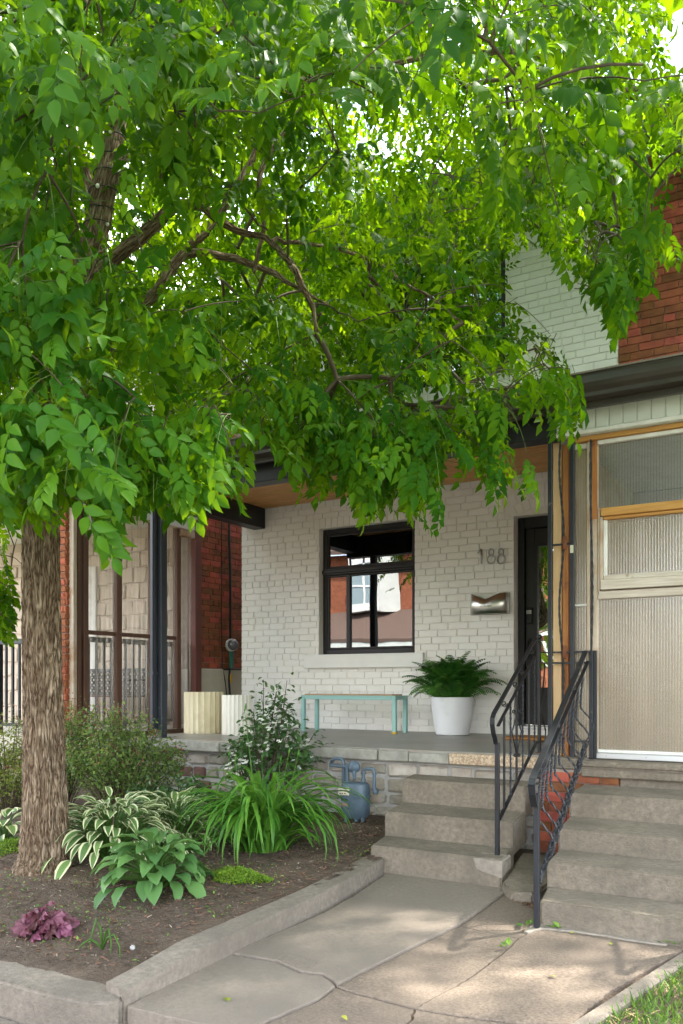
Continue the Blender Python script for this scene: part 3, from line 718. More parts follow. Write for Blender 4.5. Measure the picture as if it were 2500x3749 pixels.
while z < -.66:
    h = rs.uniform(.085, .15); h = min(h, -.648-z); x = -6.15 + rs.uniform(-.1, 0)
    while x < -2.0:
        l = rs.uniform(.13, .34)
        if h > .03:
            x0, x1 = max(x, -6.15), min(x+l, -1.95); j = lambda s=.018: rs.uniform(-s, s)
            if x1-x0 > .05:
                px_ = proj(((x0+x1)/2, PF, z+h/2))
                m_ = MT['purple_stone'] if (640 < px_[0] < 760 and 2790 < px_[1] < 2895 and rs.random() < .75) else MT['stone']
                yf = PF+.035+rs.uniform(-.012, .018)
                pts = [(x0+.012+j(),yf+.05,z+.012+j(.01)),(x1-.012+j(),yf+.05,z+.012+j(.01)),(x1-.012,PF+.1,z+.01),(x0+.012,PF+.1,z+.01),(x0+.012+j(),yf+.05,z+h-.012+j(.01)),(x1-.012+j(),yf+.05,z+h-.012+j(.01)),(x1-.012,PF+.1,z+h-.01),(x0+.012,PF+.1,z+h-.01)]
                pts = [(p[0], p[1]-.05, p[2]) if i in (0,1,4,5) else p for i, p in enumerate(pts)]
                MB().hull8(pts).build('stone', m_, fnd, bevel=.017, jit=.005)
        x += l
    z += h
# porch roof: beams, soffit boards, gutter, shingles
BX0, BX1, BZ = -6.30, -1.885, 1.85
MB().box(BX0, BX1, 6.25, 6.41, BZ, 2.18).build('front_beam', MT['black_paint'], house, bevel=.006)
MB().box(BX0, -6.125, 6.412, W-.001, 1.905, 2.18).build('side_beam', MT['black_paint'], house, bevel=.006)
sof = MB().box(-6.12, XR+.0, 6.413, W-.001, 2.162, 2.19).build('soffit', MT['dark_brown'], house)
k = 0; yb = 6.414
while yb < W-.02:
    y1 = min(yb+.0895, W-.003)
    MB().box(-6.122, XR-.02, yb+.0015, y1-.0015, 2.147+rng.uniform(0,.0008), 2.160).build('soffit_board', MT['cedar'], sof, bevel=.003)
    yb += .09
lt = onZ(1790, 1680, 2.146)
MB().lathe((lt.x, lt.y, 2.138), [(.052,0),(.075,.002),(.08,.010)], 28).build('recessed_light', MT['lamp_trim'], sof, smooth='auto')
MB().lathe((lt.x, lt.y, 2.1345), [(.046,0),(.05,.003)], 28).build('light_lens', MT['lamp_lens'], sof)
def gutter(parent, xa, xb):
    prof = [(5.99,2.19),(5.995,2.175),(5.985,2.12),(6.0,2.09),(6.03,2.065),(6.03,2.035),(6.125,2.03),(6.125,2.19),(6.12,2.19),(6.035,2.19)]
    vs = [(xa,p[0],p[1]) for p in prof]+[(xb,p[0],p[1]) for p in prof]; n = len(prof)
    MB().add(vs, [(i,(i+1)%n,n+(i+1)%n,n+i) for i in range(n)]+[tuple(range(n-1,-1,-1)),tuple(range(n,2*n))]).build('gutter', MT['dark_brown'], parent, bevel=.003)
    MB().box(xa, xb, 6.127, 6.16, 1.985, 2.2).build('fascia_board', MT['dark_brown'], parent)
def porch_roof(parent, xa, xb, seed):
    rr = random.Random(seed)
    ro = MB().hull8([(xa,6.02,2.175),(xb,6.02,2.175),(xb,W,2.98),(xa,W,2.98),(xa,6.02,2.2),(xb,6.02,2.2),(xb,W,3.03),(xa,W,3.03)]).build('porch_roof', MT['dark_brown'], parent)
    t_ = (3.03-2.2)/(W-6.02)
    for r_ in range(9):
        y0 = 5.975+r_*.27; x = xa-.0+ (0 if r_ % 2 else -.15)
        while x < xb:
            x2 = min(x+.31, xb); x0_ = max(x, xa)
            if x2-x0_ > .03:
                y1 = min(y0+.29, W-.002)
                a = 2.2+(y0-6.02)*t_; b = 2.2+(y1-6.02)*t_
                MB().hull8([(x0_+.004,y0,a+.003),(x2-.004,y0,a+.003),(x2-.004,y1,b+.002),(x0_+.004,y1,b+.002),(x0_+.004,y0,a+.016),(x2-.004,y0,a+.016),(x2-.004,y1,b+.008),(x0_+.004,y1,b+.008)]).build('shingle', MT['shingle'], ro)
            x += .31
    return ro
gutter(house, -6.46, XR-.004); porch_roof(house, -6.5, XR-.003, 3)
MB().add([(-6.5,6.02,2.02),(-6.5,W,2.02),(-6.5,W,2.97),(-6.5,6.02,2.17),(-6.47,6.02,2.02),(-6.47,W,2.02),(-6.47,W,2.97),(-6.47,6.02,2.17)], [(0,3,2,1),(4,5,6,7),(0,1,5,4),(1,2,6,5),(2,3,7,6),(3,0,4,7)]).build('gable_board', MT['dark_brown'], house)
MB().box(XL, XR-.004, W-.025, W-.001, 3.035, 3.075).build('flashing', MT['black_paint'], house)
MB().box(-5.93, -5.845, 6.28, 6.365, -.538, BZ).build('porch_post', MT['slate_paint'], house, bevel=.004)
MB().box(-5.95, -5.825, 6.262, 6.385, -.538, -.525).build('post_plate', MT['slate_paint'], house)
dsp = MB().box(-5.945, -5.89, 6.215, 6.276, -.45, 1.88).build('downspout', MT['slate_paint'], house, bevel=.012, seg=2)
MB().box(-5.95, -5.885, 6.21, 6.279, .10, .125).build('downspout_strap', MT['slate_paint'], dsp)
# upper eaves
def eaves(parent, xa, xb):
    MB().box(xa, xb, 7.93, W, 5.02, 5.05).build('eaves_soffit', MT['white_paint'], parent)
    MB().box(xa, xb, 7.87, 7.928, 5.0, 5.17).build('eaves_gutter', MT['dark_brown'], parent, bevel=.01)
    MB().hull8([(xa,7.9,5.06),(xb,7.9,5.06),(xb,12.2,7.2),(xa,12.2,7.2),(xa,7.9,5.12),(xb,7.9,5.12),(xb,12.2,7.3),(xa,12.2,7.3)]).build('roof', MT['shingle'], parent)
eaves(house, -6.7, XR-.003)

# ---------------------------------------------------------------- attached house of red brick, porch closed in with ribbed plastic
nb = thing('brick_house', (-.2, 8.41, -1.25), 'red brick house with its porch closed in by ribbed plastic panels and bare wood', 'house')
X2 = 2.6
nwall = MB().box(XR+.001, X2, W+.008, W+.26, -1.3, 5.05).build('wall', MT['mortar'], nb)
bm_red = brick_meshes(TPL, MT['red_brick'], 'red_brick')
lay(nwall, course_rects(XR+.004, X2, 3.04, 5.0, [], seed=21), 'Y', W, bm_red, TPL, 300, mat=MT['red_brick'], proud=.007)
gutter(nb, XR+.0, X2); porch_roof(nb, XR, X2, 8); eaves(nb, XR, X2)
sm = MB()
for k in range(14):
    a = XR+.02+k*.19; sm.hull8([(a,W-.012,3.03),(a+.2,W-.012,3.03),(a+.2,W+.0,3.03),(a,W+.0,3.03),(a,W-.006,3.06+rng.uniform(0,.05)),(a+.2,W-.006,3.06+rng.uniform(0,.05)),(a+.2,W,3.11),(a,W,3.11)])
sm.build('roof_cement', MT['cement_patch'], nb)
# siding frieze
fz = MB().box(XR+.035, X2, 6.262, 6.33, 1.835, 2.05).build('frieze_backing', MT['siding'], nb)
x = XR+.04; k = 0
while x < .9:
    MB().box(x+.003, x+.0935, 6.250, 6.261, 1.872, 2.022).build('frieze_panel', MT['siding'], fz, bevel=.003)
    MB().hull8([(x+.003,6.155,2.058),(x+.0935,6.155,2.058),(x+.0935,6.245,2.034),(x+.003,6.245,2.034),(x+.003,6.155,2.066),(x+.0935,6.155,2.066),(x+.0935,6.245,2.042),(x+.003,6.245,2.042)]).build('soffit_panel', MT['siding'], fz, bevel=.002)
    x += .097
MB().box(XR+.034, X2, 6.236, 6.262, 1.838, 1.870).build('frieze_trim', MT['white_paint'], nb, bevel=.004)
MB().box(XR+.034, X2, 6.240, 6.262, 2.024, 2.040).build('frieze_bead', MT['siding'], nb, bevel=.003)
MB().box(XR+.03, XR+.045, 6.235, 6.34, 1.835, 2.03).build('frieze_end', MT['dark_brown'], nb)
EY = 6.35
enc = MB()
def stick(name, x0, x1, z0, z1, mat, y0=EY-.04, y1=EY+.05, bev=.004): return MB().box(x0, x1, y0, y1, z0, z1).build(name, MT[mat], nb, bevel=bev)
zf = -.545
stick('header', -1.80, X2, 1.800, 1.834, 'honey_wood', EY-.06)
stick('stud', -1.930, -1.866, zf, 1.83, 'pine', EY-.0, EY+.06)
stick('stud', -1.852, -1.808, zf, 1.80, 'orange_wood', EY-.02, EY+.06)
stick('stud', -1.806, -1.798, zf, 1.80, 'maroon_paint', EY-.01, EY+.06)
stick('stud', -1.669, -1.646, zf, 1.80, 'weathered_wood', EY-.03, EY+.05)
stick('stud', -1.629, -1.590, zf, 1.80, 'weathered_wood', EY-.03, EY+.05)
stick('stud_cap', -1.630, -1.589, 1.22, 1.799, 'orange_wood', EY-.034, EY-.031, .001)
stick('top_batten', -1.588, X2, 1.767, 1.798, 'white_paint', EY-.035, EY+.0)
stick('top_batten', -1.76, -1.672, 1.755, 1.795, 'white_paint', EY-.02, EY+.02)
stick('rail', -1.560, X2, 1.232, 1.292, 'honey_wood', EY-.055, EY+.04)
stick('rail_lip', -1.545, X2, 1.208, 1.230, 'honey_wood', EY-.035, EY+.02)
stick('sash_trim', -1.587, -1.572, .66, 1.30, 'weathered_wood', EY-.035, EY+.03)
stick('sash_trim', -1.570, -1.550, .70, 1.229, 'weathered_wood', EY-.045, EY+.03)
stick('sash_trim', -1.548, -1.522, .79, 1.206, 'white_paint', EY-.03, EY+.03)
stick('sash_rail', -1.548, X2, .766, .802, 'grey_wood', EY-.03, EY+.03)
stick('sash_rail', -1.560, X2, .694, .764, 'grey_wood', EY-.06, EY+.03)
stick('lower_rail', -1.588, X2, .628, .685, 'grey_wood', EY-.035, EY+.03)
stick('bottom_rail', -1.588, X2, -.50, -.478, 'white_paint', EY-.03, EY+.03)
stick('sill_track', -1.60, X2, -.543, -.501, 'aluminium', EY-.06, EY+.03)
for k in range(7): MB().lathe((-1.52+k*.28, EY-.0605, -.522), [(.005,0),(.005,.002)], 8).build('screw', MT['black_plastic'], nb)
for (x0, x1, z0, z1) in ((-1.588, X2, 1.29, 1.78), (-1.52, X2, .80, 1.21), (-1.588, X2, -.48, .63), (-1.762, -1.672, .60, 1.76), (-1.762, -1.672, -.54, .585)):
    MB().box(x0, x1, EY-.003, EY+.003, z0, z1).build('plastic_panel', MT['fluted_upper' if z0 > 1.2 else 'fluted_panel'], nb)
stick('narrow_rail', -1.762, -1.672, .585, .600, 'white_paint', EY-.012, EY+.012)
# curtains, floor, back wall inside
cu = []
for k in range(60):
    x = -1.60 + k*.05; cu.append((x, EY+.26+.05*math.sin(k*1.15)+.012*math.sin(k*2.9)))
vs = [(p[0],p[1],-.5) for p in cu]+[(p[0],p[1],1.24) for p in cu]; n = len(cu)
MB().add(vs, [(i,i+1,n+i+1,n+i) for i in range(n-1)]).build('curtain', MT['curtain'], nb, smooth=True)
vs = [(p[0],p[1]+.4,-.5) for p in cu]+[(p[0],p[1]+.4,1.8) for p in cu]
MB().box(-1.79, X2, EY+.06, W, -.62, -.546).build('porch_floor', MT['concrete'], nb)
MB().box(-1.795, -1.77, EY+.07, W, -.54, 1.83).build('side_boarding', MT['weathered_wood'], nb)
MB().box(-1.90, X2, 6.42, W, 1.84, 1.86).build('porch_ceiling', MT['white_paint'], nb)
MB().box(-1.4, -.5, W-.05, W+.005, -.5, 1.5).build('inner_door', MT['white_paint'], nb)
MB().box(-1.77, X2, W-.008, W+.005, -.5, 1.83).build('inner_wall', MT['veneer'], nb)
# slab with rounded nosing, brick pier below
MB().box(-1.68, 1.6, 6.115, 6.5, -.605, -.548).build('porch_slab', MT['step_concrete'], nb, bevel=.02, seg=3, smooth='auto')
MB().box(-1.66, 1.6, 6.125, 6.5, -.665, -.607).build('slab_moulding', MT['step_concrete'], nb, bevel=.008)
MB().box(-1.98, -1.645, 6.15, 6.5, -.62, -.54).build('slab_end', MT['step_concrete'], nb, bevel=.008)
MB().box(-1.39, 1.6, 6.165, 6.5, -1.35, -.667).build('porch_riser', MT['step_concrete'], nb)
pier = MB().box(-1.97, -1.40, 6.166, 6.5, -1.35, -.622).build('pier', MT['mortar'], nb)
lay(pier, course_rects(-1.97, -1.40, -1.31, -.63, [], seed=3), 'Y', 6.16, bm_red, TPL, 300, mat=MT['red_brick'], proud=.012)

# ---------------------------------------------------------------- concrete steps
def steps(name, label, specs, back, ground):
    """specs: (front Y, left X, right X, top z) from the lowest up"""
    t = thing(name, (specs[0][1]*.5+specs[0][2]*.5, specs[0][0], ground), label, 'steps')
    for i, (y0, xl, xr, zt) in enumerate(specs):
        if i+1 < len(specs): y1, xl1, xr1, _ = specs[i+1]; y1 += .03
        else: y1, xl1, xr1 = back
        zb = ground-.15 if i == 0 else specs[i-1][3]-.06
        # gently worn block: long edges cut into short lengths so that they can wander
        nseg = 14; vs = []; fs = []
        for k in range(nseg+1):
            f = k/nseg; wob = .004*mnoise.noise(Vector((f*7+i*3.1, xl*5, 0))); wz = .003*mnoise.noise(Vector((f*9, i*4.7, 2)))
            xa = xl+(xr-xl)*f; xb = xl1+(xr1-xl1)*f
            vs += [(xa,y0+wob*.6,zb),(xb,y1,zb),(xb,y1,zt),(xa,y0+wob,zt+wz)]
        for k in range(nseg):
            for c_ in range(4): fs.append((k*4+c_, k*4+(c_+1)%4, (k+1)*4+(c_+1)%4, (k+1)*4+c_))
        fs.append((3,2,1,0)); e = nseg*4; fs.append((e,e+1,e+2,e+3))
        MB().add(vs, fs).build('step', MT['step_concrete'], t, bevel=.010, seg=2, smooth='auto')
    return t
stp = steps('concrete_steps', 'three worn concrete steps up to the white house porch', [(4.94,-2.735,-1.82,-1.071),(5.316,-2.83,-1.885,-.902),(5.82,-2.945,-1.97,-.725)], (6.19,-3.03,-2.04), -1.25)
MB().hull8([(-1.985,4.935,-1.15),(-1.817,4.935,-1.19),(-1.817,5.10,-1.15),(-1.985,5.10,-1.1),(-2.01,4.935,-1.08),(-1.816,4.935,-1.08),(-1.816,5.10,-1.0685),(-2.01,5.10,-1.0685)]).build('cement_patch', MT['cement_patch'], stp, bevel=.006)
sr = []
for (px_, py_, zt) in ((1976.5,3297,-1.132),(2001.4,3155,-.994),(2043.5,3032.7,-.8686),(2083.7,2902.6,-.7165)):
    p = onZ(px_, py_, zt); sr.append((p.y, p.x, -.64, zt))
steps('concrete_steps', 'four wide concrete steps up to the plastic panelled porch', sr, (6.13,-1.64,-.64), -1.25)
# broken lump between the stairs
lump = MB()
c0 = onZ(1905, 3262, -1.22)
lump.prism([(c0.x-.14,c0.y+.06),(c0.x-.02,c0.y-.10),(c0.x+.12,c0.y-.10),(c0.x+.16,c0.y+.9),(c0.x-.30,c0.y+.9),(c0.x-.17,c0.y+.2)], -1.33, [-1.20,-1.21,-1.195,-1.18,-1.17,-1.19])
tag(lump.build('concrete_lump', MT['step_concrete'], bevel=.02, seg=2, jit=.006), 'broken slab of concrete filling the gap between the two stairs', 'concrete')
# ---------------------------------------------------------------- neighbour across the gap: brick flank, closed-in side of its porch
nl = thing('neighbour_house', (-9.0, 8.41, -1.25), 'house beyond the gap with red brick flank and brown posts framing clear corrugated sheets', 'house')
NXW = -7.19
flank = MB().box(NXW-.3, NXW-.008, W+.0, 14, .2, 5.0).build('flank_wall', MT['mortar'], nl)
lay(flank, course_rects(W+.005, 12.5, .215, 3.4, [], seed=33), 'X', NXW, bm_red, TPL, 300, mat=MT['red_brick'], proud=.009)
MB().box(NXW-.3, NXW+.022, W+.01, 14, -1.35, .205).build('parged_base', MT['parge'], nl, bevel=.01)
front = MB().box(-13.5, NXW-.302, W+.01, W+.25, -1.3, 5.0).build('front_wall', MT['veneer'], nl)
rs = random.Random(5)
for i in range(16):
    for j in range(12):
        x0 = -11.2+i*.25+(j % 2)*.12; z0 = -.52+j*.21; q_ = lambda s=.022: rs.uniform(-s, s)
        if x0 > NXW-.6: continue
        a = [(x0+.012+q_(),z0+.012+q_()),(x0+.238+q_(),z0+.012+q_()),(x0+.238+q_(),z0+.198+q_()),(x0+.012+q_(),z0+.198+q_())]
        y0 = W-.022+rs.uniform(-.006,.006)
        MB().hull8([(a[0][0],y0,a[0][1]),(a[1][0],y0,a[1][1]),(a[1][0],W+.02,a[1][1]),(a[0][0],W+.02,a[0][1]),(a[3][0],y0,a[3][1]),(a[2][0],y0,a[2][1]),(a[2][0],W+.02,a[2][1]),(a[3][0],W+.02,a[3][1])]).build('veneer_stone', MT['veneer'], front, bevel=.008)
MB().box(-13.4, NXW-.31, W-.03, W+.008, 2.6, 4.95).build('upper_siding', MT['veneer'], nl)
MB().box(-9.9, -9.0, W-.06, W-.026, -.45, 1.65).build('front_door', MT['white_paint'], nl, bevel=.01)
MB().box(-12, NXW+.0, 6.30, W, -1.35, -.55).build('porch_base', MT['parge'], nl)
MB().hull8([(-12,5.95,2.16),(NXW+.12,5.95,2.16),(NXW+.12,W,2.55),(-12,W,2.55),(-12,5.95,2.30),(NXW+.12,5.95,2.30),(NXW+.12,W,2.70),(-12,W,2.70)]).build('porch_roof', MT['dark_brown'], nl, bevel=.01)
MB().box(-12, NXW-.01, 6.32, W, 2.11, 2.15).build('porch_ceiling', MT['white_paint'], nl)
MB().box(NXW-.07, NXW+.045, 6.31, 8.30, 1.955, 2.10).build('side_fascia', MT['white_paint'], nl, bevel=.006)
MB().box(NXW-.03, NXW+.055, 6.31, 8.27, 1.945, 1.953).build('fascia_bead', MT['weathered_wood'], nl)
MB().box(NXW-.02, NXW+.05, 8.03, 8.29, 1.86, 1.943).build('fascia_end', MT['weathered_wood'], nl, bevel=.004)
def upright(y0, y1, z0, z1, mat, x0=NXW-.06, x1=NXW+.02): return MB().box(x0, x1, y0, y1, z0, z1).build('upright', MT[mat], nl, bevel=.005)
upright(6.335, 6.385, -.55, 1.95, 'weathered_wood', NXW-.07, NXW+.03)
upright(6.40, 6.46, -.55, 1.95, 'brown_stain'); upright(6.49, 6.56, -.55, 1.95, 'brown_stain')
upright(6.98, 7.06, -.55, 1.95, 'brown_stain'); upright(7.55, 7.62, -.55, 1.95, 'brown_stain')
upright(7.99, 8.06, -.55, 1.95, 'brown_stain'); upright(8.29, 8.405, -.55, 2.10, 'maroon_paint', NXW-.08, NXW+.06)
MB().box(NXW-.05, NXW+.005, 6.56, 7.98, .555, .60).build('middle_rail', MT['brown_stain'], nl, bevel=.004)
MB().box(NXW-.06, NXW+.02, 6.34, 8.29, -.60, -.552).build('bottom_plate', MT['brown_stain'], nl)
for (a, b) in ((6.385,6.40),(6.56,6.98),(7.06,7.55),(7.62,7.99),(8.06,8.29)):
    n = max(2, int((b-a)/.0095)); vs = []
    for k in range(n+1):
        y_ = a+(b-a)*k/n; vs += [(NXW-.022+.010*math.sin(2*math.pi*y_/.078), y_, -.5), (NXW-.022+.010*math.sin(2*math.pi*y_/.078), y_, 1.95)]
    MB().add(vs, [(2*k,2*k+2,2*k+3,2*k+1) for k in range(n)]).build('corrugated_sheet', MT['corrugated'], nl, smooth=True)
pil = MB().box(-7.66, -7.238, 6.308, 6.40, -1.3, 1.95).build('brick_pillar', MT['mortar'], nl)
bm_rock = brick_meshes(TPLR, MT['rock_brick'], 'rock_brick')
lay(pil, course_rects(-7.66, -7.23, -1.28, 1.94, [], seed=8, ch=.0735), 'Y', 6.30, bm_rock, TPLR, 200, mat=MT['rock_brick'], proud=.012)
lay(pil, course_rects(6.30, 6.40, -1.28, 1.94, [], seed=9, ch=.0735), 'X', -7.23, bm_rock, TPLR, 100, mat=MT['rock_brick'], proud=.006)
MB().box(-7.72, -7.20, 6.27, 6.42, 1.951, 2.08).build('pillar_cap', MT['white_paint'], nl, bevel=.01)
def railing(name, label, pts, zt, zb, posts, sp=.11):
    t = thing(name, (pts[0][0], pts[0][1], zb), label, 'railing')
    a, b = Vector((*pts[0], 0)), Vector((*pts[1], 0)); n = int((b-a).length/sp)
    MB().bar(a+Vector((0,0,zt)), b+Vector((0,0,zt)), .055, .06).build('top_rail', MT['black_steel'], t, bevel=.004)
    MB().bar(a+Vector((0,0,zb+.1)), b+Vector((0,0,zb+.1)), .035, .035).build('bottom_rail', MT['black_steel'], t)
    for k in range(1, n):
        p = a.lerp(b, k/n); MB().bar(p+Vector((0,0,zb+.11)), p+Vector((0,0,zt-.02)), .024).build('baluster', MT['black_steel'], t)
    for p in posts: MB().box(p[0]-.035, p[0]+.035, p[1]-.035, p[1]+.035, zb, zt+.06).build('railing_post', MT['black_steel'], t, bevel=.004)
railing('porch_railing', 'black metal railing seen through the corrugated plastic sheets', [(NXW-.17,6.5),(NXW-.17,8.22)], .51, -.55, [(NXW-.17,6.5),(NXW-.17,8.2)])
railing('porch_railing', 'black metal railing behind the tree trunk, beside the rough brick pillar', [(-8.95,6.26),(-7.72,6.26)], .48, -.55, [(-8.30,6.26),(-7.70,6.26)])
MB().box(-7.285,-7.215,6.10,6.17,-.9,.47).build('gate_post', MT['black_steel'], nl, bevel=.004)
# bench with a lattice back
bt = thing('metal_bench', (-8.4, 7.9, -.55), 'black metal bench with lattice back behind the corrugated sheets', 'bench')
lat = MB(); x0, x1, z0, z1, yb = -9.0, -7.72, -.12, .17, 8.12
k = x0-.3
while k < x1:
    for s in (1, -1):
        p = []
        for f in (0, 1):
            xx = k+(.29*f if s > 0 else .29*(1-f)); p.append(Vector((min(max(xx,x0),x1), yb, z0+(z1-z0)*f)))
        if (p[0]-p[1]).length > .2: lat.bar(p[0], p[1], .022, .01, up=(0,1,0))
    k += .075
lat.build('backrest_lattice', MT['black_steel'], bt)
MB().box(x0-.02,x1+.02,yb-.02,yb+.02,z1,z1+.04).box(x0-.02,x1+.02,yb-.02,yb+.02,z0-.03,z0).build('backrest_frame', MT['black_steel'], bt, bevel=.006)
for k in range(6): MB().box(x0,x1,7.66+k*.075,7.72+k*.075,-.16,-.14).build('seat_slat', MT['brown_stain'], bt)
for xx in (x0+.02, x1-.02):
    MB().box(xx-.02,xx+.02,7.64,7.68,-.55,.04).box(xx-.02,xx+.02,yb-.02,yb+.02,-.55,.2).box(xx-.02,xx+.02,7.64,yb,.04,.07).build('bench_side', MT['black_steel'], bt)
ur = thing('garden_urn', (-8.22,6.95,-.55), 'black footed urn on the far porch behind its railing', 'urn')
MB().lathe((-8.22,6.95,-.55), [(.11,0),(.11,.03),(.06,.06),(.045,.15),(.06,.2),(.13,.26),(.16,.36),(.17,.45),(.20,.48),(.20,.50),(.17,.50),(.15,.46)], 28).build('bowl', MT['black_plastic'], ur, smooth='auto')

# hydro meter, conduit and tags on the brick flank
hm = thing('electric_meter', (NXW,9.08,.5), 'grey round electric meter on the red brick flank', 'meter')
def xlathe(c, prof, n=24):
    mb = MB(); mb.lathe((0,0,0), prof, n); c = Vector(c); d = Vector((.80,-.60,0)).normalized(); s = Vector((-d.y,d.x,0))
    mb.v = [tuple(c + s*v[0] + Vector((0,0,1))*v[1] + d*v[2]) for v in mb.v]; return mb
xlathe((NXW+.0,9.06,.53), [(.085,0),(.085,.11),(.078,.13)]).build('housing', MT['meter_grey'], hm, smooth='auto')
xlathe((NXW+.10,8.985,.53), [(.070,0),(.070,.05),(.06,.075),(.03,.09),(.002,.095)]).build('glass_dome', MT['clear_dome'], hm, smooth=True)
MB().box(NXW,NXW+.05,9.03,9.08,.22,.45).build('mast_bracket', MT['green_paint'], hm, bevel=.005)
MB().tube([(NXW+.03,9.03,.6),(NXW+.03,9.03,1.5),(NXW+.035,9.02,1.55),(NXW+.03,9.01,1.9),(NXW+.03,9.0,2.6)], .016, 10).build('conduit', MT['black_plastic'], hm, smooth=True)
MB().tube([(NXW+.012,8.86,2.5),(NXW+.012,8.87,1.6),(NXW+.02,8.95,1.7),(NXW+.02,9.02,1.72)], .006, 6).build('cable', MT['black_plastic'], hm, smooth=True)
MB().tube([(NXW+.012,8.87,1.6),(NXW+.012,8.86,.9),(NXW+.012,8.88,.25),(NXW+.03,8.93,.0),(NXW+.05,8.98,-.6),(NXW+.05,9.0,-1.25)], .007, 6).tube([(NXW+.03,9.02,.22),(NXW+.04,8.99,.05),(NXW+.06,9.02,-.5),(NXW+.05,9.04,-1.25)], .014, 8).build('cable', MT['black_plastic'], hm, smooth=True)
MB().tube([(NXW+.02,8.9,.20),(NXW+.02,9.3,.21)], .012, 8).build('ground_pipe', MT['black_plastic'], hm)
MB().box(NXW+.06,NXW+.063,8.985,9.02,.02,.14).build('warning_tag', MT['yellow_tag'], hm)

# ---------------------------------------------------------------- things on the porch
def fluted_planter(label, c, r, h, mat, n=22):
    t = thing('fluted_planter', c, label, 'planter')
    def fl(a, k):
        f = (a*n/(2*math.pi)) % 1.0; return 1-.055*math.sin(math.pi*f)**.8
    MB().lathe(c, [(r*.97,0),(r,.012),(r,h-.012),(r*.99,h),(r*.90,h),(r*.88,h-.02),(r*.87,h-.12)], n*8, fl).build('shell', MT[mat], t, smooth='auto', angle=25)
    MB().lathe((c[0],c[1],c[2]+h-.13), [(r*.9,0),(r*.9,.01)], 24).build('potting_soil', MT['soil'], t)
fluted_planter('larger cream yellow fluted planter standing nearest the porch post', (-6.02,7.13,pz(7.1)), .216, .445, 'cream_planter')
fluted_planter('smaller white fluted planter between the yellow planter and the flowering shrub', (-5.555,7.12,pz(7.1)), .162, .415, 'white_planter')

be = thing('porch_bench', (-4.65,8.0,pz(8)), 'mint green metal bench with wooden top below the window', 'bench')
x0, x1, y0, y1, zt = -5.245, -4.06, 7.87, 8.16, -.118
for (a, b) in ((x0,y0),(x1-.042,y0),(x0+.02,y1-.042),(x1-.042,y1-.042)):
    MB().box(a, a+.042, b, b+.042, pz(8)-.003, zt).build('leg', MT['mint'], be, bevel=.003)
MB().box(x0+.043,x1-.043,y0+.002,y0+.04,zt-.045,zt-.002).build('front_rail', MT['mint'], be, bevel=.003)
MB().box(x0+.063,x1-.043,y1-.04,y1-.002,zt-.045,zt-.002).build('back_rail', MT['mint'], be, bevel=.003)
for a in (x0+.002, x1-.04): MB().box(a,a+.038,y0+.043,y1-.043,zt-.045,zt-.002).build('end_rail', MT['mint'], be, bevel=.003)
for k in range(3): MB().box(x0+.044,x1-.044,y0+.006+k*.083,y0+.083+k*.083,zt-.001,zt+.014).build('top_slat', MT['bench_wood'], be, bevel=.004)
MB().box(x1-.043,x1+.001,y0-.001,y0+.043,pz(8)-.003,pz(8)+.02).build('foot_cap', MT['yellow_tag'], be)

pc = (-3.50, 8.06, pz(8.06))
pot = thing('fern_pot', pc, 'tall round white pot standing beside the front door', 'pot')
MB().lathe(pc, [(.155,0),(.170,.008),(.185,.09),(.203,.2),(.214,.30),(.217,.375),(.214,.388),(.20,.390),(.195,.375),(.19,.30)], 48).build('shell', MT['white_pot'], pot, smooth='auto')
MB().lathe((pc[0],pc[1],pc[2]+.31), [(.196,0),(.19,.03)], 24).build('potting_soil', MT['soil'], pot)

dm = MB().box(-2.80,-2.12,7.62,8.02,pz(7.8)+.002,pz(7.8)+.028).build('door_mat', MT['coir'], bevel=.006); tag(dm, 'orange brown coir mat lying before the front door', 'mat')

# house numerals
def ring(mb, c, rx, rz, r=.0065, n=36):
    pts = [(c[0]+rx*math.cos(2*math.pi*k/n), c[1], c[2]+rz*math.sin(2*math.pi*k/n)) for k in range(n+1)]
    mb.tube(pts, r*1.35, 8, cap=False)
for (px_, py_, ch) in ((1760,2037,'1'),(1797,2037,'8'),(1833,2037,'8')):
    c = onY(px_, py_, W-.02)
    num = thing('house_numeral', (c.x, W-.02, c.z-.076), {'1': 'brushed metal figure one, first of the house number', '8': 'brushed metal figure eight'}[ch] + ('' if ch == '1' else (' in the middle of the house number' if px_ < 1810 else ' closest to the door')), 'numeral', 'house numerals')
    mb = MB()
    if ch == '1': mb.tube([(c.x+.006,c.y,c.z+.076),(c.x+.006,c.y,c.z-.076)], .010, 8).tube([(c.x+.006,c.y,c.z+.074),(c.x-.035,c.y,c.z+.035)], .009, 8)
    else: ring(mb, (c.x,c.y,c.z-.031), .042, .044); ring(mb, (c.x,c.y,c.z+.043), .026, .034)
    mb.build('figure', MT['brushed'], num, smooth=True)
    for s in (.07, -.07): MB().tube([(c.x+(.006 if ch == '1' else 0),c.y,c.z+s),(c.x+(.006 if ch == '1' else 0),W-.003,c.z+s)], .003, 6).build('fixing_pin', MT['brushed'], num)

